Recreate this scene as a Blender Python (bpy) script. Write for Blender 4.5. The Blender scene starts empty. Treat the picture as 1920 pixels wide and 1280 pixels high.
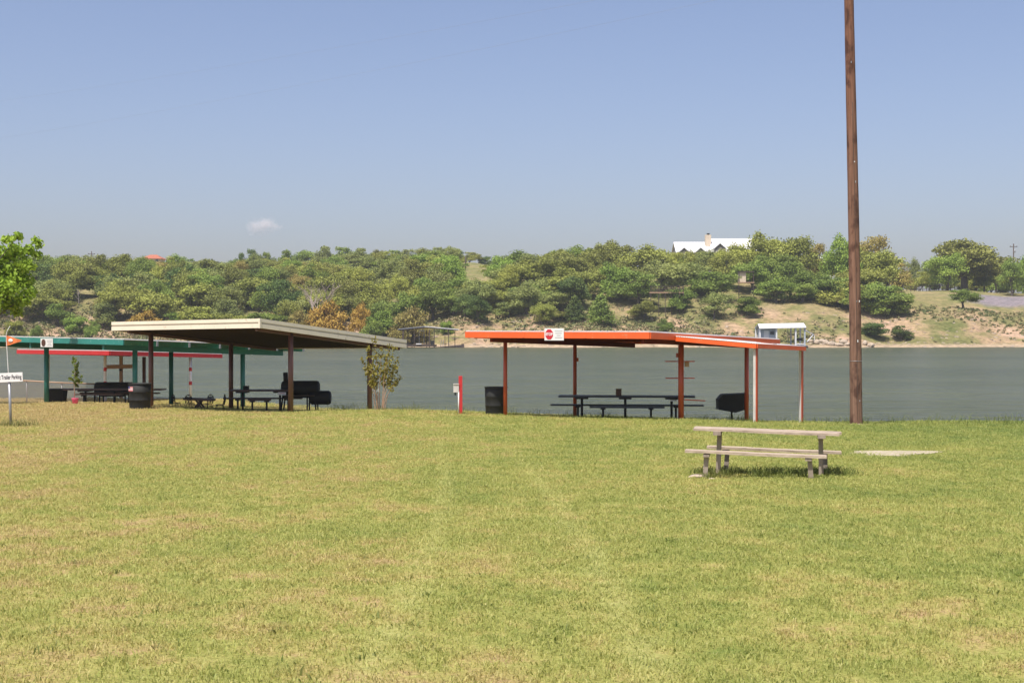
import bpy, math, random
import numpy as np
from mathutils import Vector, Matrix

sc = bpy.context.scene
COL = sc.collection
R = math.radians
F = 2700.0          # focal length in photo pixels (1920 wide)
HZ = 620.0          # photo row of the true horizon

# ---------------------------------------------------------------- camera, sky, sun, exposure
cam_d = bpy.data.cameras.new('camera')
cam = bpy.data.objects.new('camera', cam_d); COL.objects.link(cam)
cam_d.sensor_width = 36.0
cam_d.lens = 36.0 * F / 1920.0
cam_d.clip_start = 0.1; cam_d.clip_end = 12000
cam.location = (0, 0, 0)
cam.rotation_euler = (R(90) - math.atan((640 - HZ) / F), 0, 0)
sc.camera = cam

SUN_AZ = Vector((-0.43, -0.903, 0)).normalized()
SUN_EL = R(64)
SUN = Vector((SUN_AZ.x * math.cos(SUN_EL), SUN_AZ.y * math.cos(SUN_EL), math.sin(SUN_EL)))
world = bpy.data.worlds.new('World'); sc.world = world
world.use_nodes = True
wn = world.node_tree.nodes; wl = world.node_tree.links
bg = wn['Background']
sky = wn.new('ShaderNodeTexSky'); sky.sky_type = 'NISHITA'; sky.sun_disc = False
sky.sun_elevation = SUN_EL; sky.sun_rotation = math.atan2(SUN.x, SUN.y)
sky.altitude = 250; sky.air_density = 0.9; sky.dust_density = 2.9; sky.ozone_density = 3.0
tint = wn.new('ShaderNodeMix'); tint.data_type = 'RGBA'; tint.blend_type = 'MULTIPLY'; tint.inputs[0].default_value = 1.0
tint.inputs[7].default_value = (1.125, 0.995, 1.01, 1)          # camera white balance of the whole sky
wl.new(sky.outputs['Color'], tint.inputs[6]); wl.new(tint.outputs[2], bg.inputs['Color'])
bg.inputs['Strength'].default_value = 0.124
sl = bpy.data.lights.new('sun', 'SUN'); sl.energy = 4.6; sl.angle = R(0.53); sl.color = (1.0, 0.955, 0.88)
so = bpy.data.objects.new('sun', sl); COL.objects.link(so)
so.rotation_euler = SUN.to_track_quat('Z', 'Y').to_euler()
so.location = (0, 0, 60)

sc.view_settings.view_transform = 'Standard'; sc.view_settings.look = 'None'
sc.view_settings.exposure = 0.30; sc.view_settings.gamma = 1.0
sc.view_settings.use_curve_mapping = False
sc.cycles.max_bounces = 6; sc.cycles.diffuse_bounces = 3; sc.cycles.transparent_max_bounces = 12
sc.cycles.volume_bounces = 2
sc.cycles.use_denoising = True

# ---------------------------------------------------------------- helpers
def P(px, py, d):
    return Vector(((px - 960) / F * d, d, (HZ - py) / F * d))
def XW(px, d): return (px - 960) / F * d
def ZW(py, d): return (HZ - py) / F * d

class MB:
    """collects faces; build() links them as one mesh object"""
    def __init__(s): s.v = []; s.f = []; s.sm = []; s.mi = []
    def add(s, vs, fs, smooth=False, mi=0):
        o = len(s.v); s.v.extend([tuple(v) for v in vs])
        for f in fs:
            s.f.append(tuple(i + o for i in f)); s.sm.append(smooth); s.mi.append(mi)
        return s
    def box(s, c, size, ax=None, mi=0, taper=1.0):
        """box at centre c; ax = (x,y,z) axis vectors"""
        X, Y, Z = ax if ax else (Vector((1, 0, 0)), Vector((0, 1, 0)), Vector((0, 0, 1)))
        c = Vector(c); hx, hy, hz = size[0] / 2, size[1] / 2, size[2] / 2
        vs = []
        for dz in (-1, 1):
            k = taper if dz < 0 else 1.0
            for dx, dy in ((-1, -1), (1, -1), (1, 1), (-1, 1)):
                vs.append(c + X * (dx * hx * k) + Y * (dy * hy * k) + Z * (dz * hz))
        return s.add(vs, [(3, 2, 1, 0), (4, 5, 6, 7), (0, 1, 5, 4), (1, 2, 6, 5), (2, 3, 7, 6), (3, 0, 4, 7)], False, mi)
    def bar(s, p, q, w, h, up=Vector((0, 0, 1)), mi=0):
        p = Vector(p); q = Vector(q); d = q - p; L = d.length; d.normalize()
        side = d.cross(up)
        if side.length < 1e-4: side = Vector((1, 0, 0))
        side.normalize(); u2 = side.cross(d).normalized()
        return s.box((p + q) / 2, (L, w, h), (d, side, u2), mi)
    def tube(s, pts, rad, n=8, cap=True, mi=0, smooth=True):
        pts = [Vector(p) for p in pts]
        if not hasattr(rad, '__len__'): rad = [rad] * len(pts)
        vs = []; prev = None
        for i, p in enumerate(pts):
            a = pts[max(0, i - 1)]; b = pts[min(len(pts) - 1, i + 1)]
            t = (b - a).normalized()
            if prev is None:
                ref = Vector((0, 1, 0)) if abs(t.y) < 0.9 else Vector((1, 0, 0))
                e1 = t.cross(ref).normalized()
            else:
                e1 = (prev - t * prev.dot(t)).normalized()
            prev = e1; e2 = t.cross(e1)
            for k in range(n):
                an = 2 * math.pi * k / n
                vs.append(p + (e1 * math.cos(an) + e2 * math.sin(an)) * rad[i])
        fs = []
        for i in range(len(pts) - 1):
            for k in range(n):
                k2 = (k + 1) % n
                fs.append((i * n + k, i * n + k2, (i + 1) * n + k2, (i + 1) * n + k))
        s.add(vs, fs, smooth, mi)
        if cap:
            o = len(s.v) - len(vs)
            s.f.append(tuple(o + k for k in range(n))[::-1]); s.sm.append(False); s.mi.append(mi)
            s.f.append(tuple(o + (len(pts) - 1) * n + k for k in range(n))); s.sm.append(False); s.mi.append(mi)
        return s
    def lathe(s, base, prof, n=16, mi=0, smooth=True):
        """prof = [(r, z)...] round the vertical through base"""
        base = Vector(base); vs = []
        for r, z in prof:
            for k in range(n):
                a = 2 * math.pi * k / n
                vs.append(base + Vector((r * math.cos(a), r * math.sin(a), z)))
        fs = []
        for i in range(len(prof) - 1):
            for k in range(n):
                k2 = (k + 1) % n
                fs.append((i * n + k, i * n + k2, (i + 1) * n + k2, (i + 1) * n + k))
        fs.append(tuple(range(n))[::-1]); fs.append(tuple((len(prof) - 1) * n + k for k in range(n)))
        return s.add(vs, fs, smooth, mi)
    def prism(s, poly, ext):
        """poly = list of points, ext = extrusion vector"""
        ext = Vector(ext); n = len(poly)
        vs = [Vector(p) for p in poly] + [Vector(p) + ext for p in poly]
        fs = [tuple(range(n))[::-1], tuple(range(n, 2 * n))]
        for i in range(n):
            j = (i + 1) % n; fs.append((i, j, n + j, n + i))
        return s.add(vs, fs)
    def build(s, name, mat, parent=None, origin=None):
        org = Vector(origin) if origin is not None else (parent_origin(parent) if parent else Vector((0, 0, 0)))
        me = bpy.data.meshes.new(name)
        me.from_pydata([(v[0] - org.x, v[1] - org.y, v[2] - org.z) for v in s.v], [], s.f)
        me.polygons.foreach_set('use_smooth', s.sm)
        mats = mat if isinstance(mat, (list, tuple)) else [mat]
        for m in mats:
            if m: me.materials.append(m)
        if len(mats) > 1: me.polygons.foreach_set('material_index', s.mi)
        me.update()
        o = bpy.data.objects.new(name, me); COL.objects.link(o)
        if parent: o.parent = parent
        else: o.location = org
        return o

ORG = {}
def parent_origin(p):
    v = Vector(p.location); q = p.parent
    while q: v += Vector(q.location); q = q.parent
    return v
def tag(o, label, cat=None, group=None, kind=None):
    o['label'] = label
    if cat: o['category'] = cat
    if group: o['group'] = group
    if kind: o['kind'] = kind
    return o
def thing(name, loc, label, cat, group=None):
    o = bpy.data.objects.new(name, None); COL.objects.link(o); o.location = loc
    o.empty_display_size = 0.2
    return tag(o, label, cat, group)
def copy_tree(src, parent=None):
    c = src.copy(); COL.objects.link(c)
    if parent: c.parent = parent
    for ch in src.children: copy_tree(ch, c)
    return c

# ---------------------------------------------------------------- materials
def nodes_of(m):
    m.use_nodes = True
    nt = m.node_tree
    return nt, nt.nodes, nt.links, nt.nodes['Principled BSDF']
def ramp(n, stops):
    r = n.new('ShaderNodeValToRGB')
    while len(r.color_ramp.elements) < len(stops): r.color_ramp.elements.new(0.5)
    for e, (p, c) in zip(r.color_ramp.elements, stops):
        e.position = p; e.color = (*c, 1)
    return r
def noise(n, l, vec, scale, detail=4, rough=0.55, dist=0.0):
    t = n.new('ShaderNodeTexNoise'); t.inputs['Scale'].default_value = scale
    t.inputs['Detail'].default_value = detail; t.inputs['Roughness'].default_value = rough
    t.inputs['Distortion'].default_value = dist
    if vec is not None: l.new(vec, t.inputs['Vector'])
    return t
def mapping(n, l, vec, scale=(1, 1, 1), rot=(0, 0, 0)):
    m = n.new('ShaderNodeMapping'); m.inputs['Scale'].default_value = scale; m.inputs['Rotation'].default_value = rot
    l.new(vec, m.inputs['Vector']); return m.outputs['Vector']
def mixc(n, l, fac, a, b, typ='MIX'):
    m = n.new('ShaderNodeMix'); m.data_type = 'RGBA'; m.blend_type = typ
    for sock, val in ((m.inputs[0], fac), (m.inputs[6], a), (m.inputs[7], b)):
        if hasattr(val, 'is_output'): l.new(val, sock)
        elif isinstance(val, (int, float)): sock.default_value = val
        else: sock.default_value = (*val, 1)
    return m.outputs[2]
def math_(n, l, op, a, b=None, clamp=False):
    m = n.new('ShaderNodeMath'); m.operation = op; m.use_clamp = clamp
    for i, val in enumerate((a, b)):
        if val is None: continue
        if hasattr(val, 'is_output'): l.new(val, m.inputs[i])
        else: m.inputs[i].default_value = val
    return m.outputs[0]
def bump(n, l, b, h, strength, dist):
    bp = n.new('ShaderNodeBump'); bp.inputs['Strength'].default_value = strength
    bp.inputs['Distance'].default_value = dist
    l.new(h, bp.inputs['Height']); l.new(bp.outputs['Normal'], b.inputs['Normal'])

def paint(name, c, rough=0.5, var=0.18, scale=3.0, stretch=(1, 1, 1), metallic=0.0, bmp=0.0, wear=None, wear_amt=0.6, spec=0.5):
    """painted or plain surface: colour with soft blotches, optional worn patches"""
    m = bpy.data.materials.new(name); nt, n, l, b = nodes_of(m)
    g = n.new('ShaderNodeNewGeometry')
    vec = mapping(n, l, g.outputs['Position'], stretch)
    t = noise(n, l, vec, scale, 5, 0.6)
    c = Vector(c)
    r = ramp(n, [(0.25, tuple(c * (1 - var))), (0.55, tuple(c)), (0.8, tuple(c * (1 + var * 0.8)))])
    l.new(t.outputs['Fac'], r.inputs['Fac'])
    out = r.outputs['Color']
    if wear:
        t2 = noise(n, l, vec, scale * 5, 6, 0.7)
        f = ramp(n, [(wear_amt, (0, 0, 0)), (wear_amt + 0.06, (1, 1, 1))])
        l.new(t2.outputs['Fac'], f.inputs['Fac'])
        out = mixc(n, l, f.outputs['Color'], out, wear)
    l.new(out, b.inputs['Base Color'])
    b.inputs['Roughness'].default_value = rough; b.inputs['Metallic'].default_value = metallic; b.inputs['Specular IOR Level'].default_value = spec
    if bmp: bump(n, l, b, noise(n, l, vec, scale * 12, 4).outputs['Fac'], bmp, 0.01)
    return m

def wood(name, c1, c2, c3, axis='x', scale=14, rough=0.85, bmp=0.5):
    m = bpy.data.materials.new(name); nt, n, l, b = nodes_of(m)
    g = n.new('ShaderNodeNewGeometry')
    s = {'x': (0.08, 1, 1), 'y': (1, 0.08, 1), 'z': (1, 1, 0.05)}[axis]
    vec = mapping(n, l, g.outputs['Position'], s)
    t = noise(n, l, vec, scale, 8, 0.65, 0.3)
    r = ramp(n, [(0.28, c1), (0.5, c2), (0.72, c3)])
    l.new(t.outputs['Fac'], r.inputs['Fac'])
    t2 = noise(n, l, g.outputs['Position'], 1.7, 4)
    out = mixc(n, l, 0.35, r.outputs['Color'], mixc(n, l, t2.outputs['Fac'], c1, c3))
    l.new(out, b.inputs['Base Color']); b.inputs['Roughness'].default_value = rough
    bump(n, l, b, t.outputs['Fac'], bmp, 0.012)
    return m

def leaf_mat(name, transl=0.25, var=0.35):
    """foliage coloured by the object's own colour, leaf by leaf variation from the mesh attribute 'tint'"""
    m = bpy.data.materials.new(name); nt, n, l, b = nodes_of(m)
    oi = n.new('ShaderNodeObjectInfo')
    at = n.new('ShaderNodeAttribute'); at.attribute_name = 'tint'
    val = math_(n, l, 'MULTIPLY_ADD', at.outputs['Fac'], 2 * var); val.node.inputs[2].default_value = 1 - var
    yel = mixc(n, l, math_(n, l, 'MULTIPLY', at.outputs['Fac'], 0.35), oi.outputs['Color'], (0.26, 0.27, 0.06))
    hs = n.new('ShaderNodeHueSaturation'); l.new(yel, hs.inputs['Color']); l.new(val, hs.inputs['Value'])
    l.new(hs.outputs['Color'], b.inputs['Base Color'])
    b.inputs['Roughness'].default_value = 0.6; b.inputs['Specular IOR Level'].default_value = 0.25
    tr = n.new('ShaderNodeBsdfTranslucent'); l.new(hs.outputs['Color'], tr.inputs['Color'])
    mx = n.new('ShaderNodeMixShader'); mx.inputs[0].default_value = transl
    l.new(b.outputs[0], mx.inputs[1]); l.new(tr.outputs[0], mx.inputs[2])
    l.new(mx.outputs[0], nt.nodes['Material Output'].inputs['Surface'])
    return m

def grass_colour(n, l, pos):
    """shared lawn colour field in world metres: green, olive, straw and reddish thatch"""
    a = noise(n, l, mapping(n, l, pos, (1, 0.55, 1)), 0.55, 6, 0.62)
    c = noise(n, l, mapping(n, l, pos, (1.0, 0.7, 1)), 2.6, 6, 0.72)
    d = noise(n, l, mapping(n, l, pos, (0.5, 0.12, 1), (0, 0, R(12))), 0.9, 3)
    mix = math_(n, l, 'ADD', math_(n, l, 'MULTIPLY', a.outputs['Fac'], 0.55), math_(n, l, 'MULTIPLY', c.outputs['Fac'], 0.85))
    mix = math_(n, l, 'ADD', mix, math_(n, l, 'MULTIPLY', math_(n, l, 'SUBTRACT', d.outputs['Fac'], 0.5), 0.22))
    sep = n.new('ShaderNodeSeparateXYZ'); l.new(pos, sep.inputs[0])
    left = math_(n, l, 'MULTIPLY', sep.outputs['X'], -0.011)       # the left of the lawn is drier
    mix = math_(n, l, 'SUBTRACT', math_(n, l, 'ADD', mix, left), 0.185)
    r = ramp(n, [(0.24, (0.17, 0.25, 0.055)), (0.38, (0.315, 0.355, 0.09)), (0.52, (0.43, 0.43, 0.127)),
                 (0.61, (0.52, 0.45, 0.165)), (0.70, (0.56, 0.41, 0.21))])
    l.new(mix, r.inputs['Fac'])
    # a pair of wheel tracks where a vehicle has flattened and bleached the grass
    yy = math_(n, l, 'SUBTRACT', sep.outputs['Y'], 8.0)
    xc = math_(n, l, 'MULTIPLY', math_(n, l, 'MULTIPLY', yy, yy), 0.0016)
    off = math_(n, l, 'SUBTRACT', math_(n, l, 'ABSOLUTE', math_(n, l, 'ADD', sep.outputs['X'], xc)), 0.70)
    off = math_(n, l, 'ADD', math_(n, l, 'ABSOLUTE', off), math_(n, l, 'MULTIPLY', math_(n, l, 'SUBTRACT', c.outputs['Fac'], 0.5), 0.35))
    tr = n.new('ShaderNodeMapRange'); tr.inputs[1].default_value = 0.19; tr.inputs[2].default_value = 0.03; tr.inputs[3].default_value = 0; tr.inputs[4].default_value = 0.38
    l.new(off, tr.inputs[0])
    far_ = n.new('ShaderNodeMapRange'); far_.inputs[1].default_value = 34; far_.inputs[2].default_value = 20; l.new(sep.outputs['Y'], far_.inputs[0])
    return mixc(n, l, math_(n, l, 'MULTIPLY', tr.outputs[0], far_.outputs[0]), r.outputs['Color'], (0.62, 0.60, 0.24))

def lawn_mat():
    m = bpy.data.materials.new('lawn_soil'); nt, n, l, b = nodes_of(m)
    g = n.new('ShaderNodeNewGeometry')
    col = grass_colour(n, l, g.outputs['Position'])
    t = noise(n, l, g.outputs['Position'], 38, 4, 0.7)
    r = ramp(n, [(0.3, (0.45, 0.42, 0.36)), (0.7, (1.0, 1.0, 1.0))]); l.new(t.outputs['Fac'], r.inputs['Fac'])
    l.new(mixc(n, l, 1.0, col, r.outputs['Color'], 'MULTIPLY'), b.inputs['Base Color'])
    b.inputs['Roughness'].default_value = 0.95; b.inputs['Specular IOR Level'].default_value = 0.1
    bump(n, l, b, t.outputs['Fac'], 0.8, 0.03)
    return m

def blade_mat(name='grass_blades', gain=1.05, green=0.0):
    m = bpy.data.materials.new(name); nt, n, l, b = nodes_of(m)
    g = n.new('ShaderNodeNewGeometry')
    col = grass_colour(n, l, g.outputs['Position'])
    at = n.new('ShaderNodeAttribute'); at.attribute_name = 'tint'
    r = ramp(n, [(0.0, (0.16, 0.24, 0.05)), (0.45, (0.40, 0.43, 0.115)), (0.75, (0.56, 0.53, 0.19)), (1.0, (0.82, 0.70, 0.40))])
    l.new(at.outputs['Fac'], r.inputs['Fac'])
    out = mixc(n, l, 0.36, col, r.outputs['Color'])
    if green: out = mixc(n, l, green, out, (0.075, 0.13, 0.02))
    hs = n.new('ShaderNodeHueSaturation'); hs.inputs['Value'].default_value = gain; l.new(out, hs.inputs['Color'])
    l.new(hs.outputs['Color'], b.inputs['Base Color'])
    b.inputs['Roughness'].default_value = 0.55; b.inputs['Specular IOR Level'].default_value = 0.3
    tr = n.new('ShaderNodeBsdfTranslucent'); l.new(hs.outputs['Color'], tr.inputs['Color'])
    mx = n.new('ShaderNodeMixShader'); mx.inputs[0].default_value = 0.38
    l.new(b.outputs[0], mx.inputs[1]); l.new(tr.outputs[0], mx.inputs[2])
    l.new(mx.outputs[0], nt.nodes['Material Output'].inputs['Surface'])
    return m

def water_mat():
    m = bpy.data.materials.new('lake_water'); nt, n, l, b = nodes_of(m)
    g = n.new('ShaderNodeNewGeometry')
    big = noise(n, l, mapping(n, l, g.outputs['Position'], (0.35, 1, 1), (0, 0, R(8))), 0.045, 4)
    r = ramp(n, [(0.35, (0.092, 0.107, 0.058)), (0.65, (0.122, 0.136, 0.074))]); l.new(big.outputs['Fac'], r.inputs['Fac'])
    l.new(r.outputs['Color'], b.inputs['Base Color'])
    b.inputs['Roughness'].default_value = 0.24; b.inputs['IOR'].default_value = 1.33; b.inputs['Specular IOR Level'].default_value = 0.36
    w1 = noise(n, l, mapping(n, l, g.outputs['Position'], (0.35, 1, 1), (0, 0, R(10))), 0.9, 6, 0.6, 0.4)
    w2 = noise(n, l, mapping(n, l, g.outputs['Position'], (0.3, 1, 1), (0, 0, R(-6))), 0.22, 4, 0.55, 0.3)
    w3 = noise(n, l, mapping(n, l, g.outputs['Position'], (0.22, 1, 1), (0, 0, R(4))), 0.09, 4, 0.6, 0.3)
    w4 = noise(n, l, mapping(n, l, g.outputs['Position'], (0.25, 1, 1), (0, 0, R(3))), 0.45, 4, 0.6, 0.3)
    h = math_(n, l, 'ADD', math_(n, l, 'MULTIPLY', w1.outputs['Fac'], 2.2), math_(n, l, 'MULTIPLY', w2.outputs['Fac'], 5.0))
    h = math_(n, l, 'ADD', h, math_(n, l, 'MULTIPLY', w4.outputs['Fac'], 3.0))
    h = math_(n, l, 'ADD', h, math_(n, l, 'MULTIPLY', w3.outputs['Fac'], 6.0))
    bump(n, l, b, h, 1.0, 1.1)
    return m

def far_mat():
    m = bpy.data.materials.new('far_bank_earth'); nt, n, l, b = nodes_of(m)
    g = n.new('ShaderNodeNewGeometry'); pos = g.outputs['Position']
    sep = n.new('ShaderNodeSeparateXYZ'); l.new(pos, sep.inputs[0])
    a = noise(n, l, mapping(n, l, pos, (1, 0.6, 1.6)), 0.085, 7, 0.66)
    r = ramp(n, [(0.33, (0.13, 0.16, 0.05)), (0.45, (0.25, 0.235, 0.1)), (0.52, (0.41, 0.31, 0.18)), (0.61, (0.53, 0.37, 0.26)), (0.76, (0.62, 0.46, 0.34))])
    l.new(a.outputs['Fac'], r.inputs['Fac'])
    # mown grass on the plateau, bare earth on the cut bank, sand at the waterline
    top = n.new('ShaderNodeMapRange'); top.inputs[1].default_value = 4.5; top.inputs[2].default_value = 9.0
    l.new(math_(n, l, 'ADD', sep.outputs['Z'], math_(n, l, 'MULTIPLY', a.outputs['Fac'], 3.0)), top.inputs[0])
    gr = ramp(n, [(0.35, (0.17, 0.205, 0.06)), (0.6, (0.32, 0.28, 0.13))])
    gn = noise(n, l, pos, 0.22, 5); l.new(gn.outputs['Fac'], gr.inputs['Fac'])
    c1 = mixc(n, l, math_(n, l, 'MULTIPLY', top.outputs[0], 0.75), r.outputs['Color'], gr.outputs['Color'])
    # bluebonnet patch on the right plateau
    dx = math_(n, l, 'DIVIDE', math_(n, l, 'SUBTRACT', sep.outputs['X'], 127.0), 16.0)
    dy = math_(n, l, 'DIVIDE', math_(n, l, 'SUBTRACT', sep.outputs['Y'], 372.0), 15.0)
    rr = math_(n, l, 'ADD', math_(n, l, 'MULTIPLY', dx, dx), math_(n, l, 'MULTIPLY', dy, dy))
    rr = math_(n, l, 'ADD', rr, math_(n, l, 'MULTIPLY', gn.outputs['Fac'], 1.2))
    bl = n.new('ShaderNodeMapRange'); bl.inputs[1].default_value = 1.45; bl.inputs[2].default_value = 0.95
    bl.inputs[3].default_value = 0; bl.inputs[4].default_value = 0.75; l.new(rr, bl.inputs[0])
    fl = noise(n, l, pos, 2.2, 4)
    c2 = mixc(n, l, bl.outputs[0], c1, mixc(n, l, fl.outputs['Fac'], (0.2, 0.2, 0.24), (0.34, 0.28, 0.4)))
    sand = n.new('ShaderNodeMapRange'); sand.inputs[1].default_value = -2.7; sand.inputs[2].default_value = -3.1
    l.new(math_(n, l, 'ADD', sep.outputs['Z'], math_(n, l, 'MULTIPLY', math_(n, l, 'SUBTRACT', fl.outputs['Fac'], 0.5), 0.8)), sand.inputs[0])
    c3 = mixc(n, l, sand.outputs[0], c2, (0.5, 0.39, 0.27))
    fine = noise(n, l, mapping(n, l, pos, (0.7, 1, 2.5)), 1.1, 5, 0.7)
    fr = ramp(n, [(0.35, (0.55, 0.55, 0.52)), (0.6, (1.08, 1.05, 1.0))]); l.new(fine.outputs['Fac'], fr.inputs['Fac'])
    l.new(mixc(n, l, 1.0, c3, fr.outputs['Color'], 'MULTIPLY'), b.inputs['Base Color'])
    b.inputs['Roughness'].default_value = 0.95; b.inputs['Specular IOR Level'].default_value = 0.1
    bump(n, l, b, fine.outputs['Fac'], 1.0, 0.6)
    return m

def pole_mat():
    m = bpy.data.materials.new('utility_pole_wood'); nt, n, l, b = nodes_of(m)
    g = n.new('ShaderNodeNewGeometry'); pos = g.outputs['Position']
    t = noise(n, l, mapping(n, l, pos, (1, 1, 0.03)), 24, 7, 0.7, 0.4)
    r = ramp(n, [(0.3, (0.075, 0.036, 0.022)), (0.5, (0.19, 0.098, 0.062)), (0.72, (0.27, 0.155, 0.105))])
    l.new(t.outputs['Fac'], r.inputs['Fac'])
    k = noise(n, l, mapping(n, l, pos, (1, 1, 0.45)), 4.5, 3)
    kr = ramp(n, [(0.36, (0.42, 0.34, 0.32)), (0.5, (1, 1, 1))]); l.new(k.outputs['Fac'], kr.inputs['Fac'])
    sep = n.new('ShaderNodeSeparateXYZ'); l.new(pos, sep.inputs[0])
    hgt = n.new('ShaderNodeMapRange'); hgt.inputs[1].default_value = -2; hgt.inputs[2].default_value = 8
    l.new(sep.outputs['Z'], hgt.inputs[0])
    tone = mixc(n, l, hgt.outputs[0], (1.0, 1.05, 1.08), (1.0, 0.86, 0.8))     # weathered greyer near the ground
    c = mixc(n, l, 1.0, mixc(n, l, 1.0, r.outputs['Color'], kr.outputs['Color'], 'MULTIPLY'), tone, 'MULTIPLY')
    l.new(c, b.inputs['Base Color']); b.inputs['Roughness'].default_value = 0.85
    bump(n, l, b, t.outputs['Fac'], 0.7, 0.02)
    return m

def chain_mat():
    """woven wire: diagonal wires with open holes"""
    m = bpy.data.materials.new('chain_link_wire'); nt, n, l, b = nodes_of(m)
    g = n.new('ShaderNodeNewGeometry')
    sep = n.new('ShaderNodeSeparateXYZ'); l.new(g.outputs['Position'], sep.inputs[0])
    fac = None
    for sgn in (1, -1):
        s = math_(n, l, 'ADD', math_(n, l, 'MULTIPLY', sep.outputs['X'], 14.0), math_(n, l, 'MULTIPLY', sep.outputs['Z'], 14.0 * sgn))
        fr = math_(n, l, 'ABSOLUTE', math_(n, l, 'SUBTRACT', math_(n, l, 'FRACT', s), 0.5))
        hit = math_(n, l, 'LESS_THAN', fr, 0.1)
        fac = hit if fac is None else math_(n, l, 'MAXIMUM', fac, hit)
    b.inputs['Base Color'].default_value = (0.30, 0.25, 0.2, 1); b.inputs['Roughness'].default_value = 0.6
    b.inputs['Metallic'].default_value = 0.3
    tr = n.new('ShaderNodeBsdfTransparent'); mx = n.new('ShaderNodeMixShader')
    l.new(fac, mx.inputs[0]); l.new(tr.outputs[0], mx.inputs[1]); l.new(b.outputs[0], mx.inputs[2])
    l.new(mx.outputs[0], nt.nodes['Material Output'].inputs['Surface'])
    return m

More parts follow.
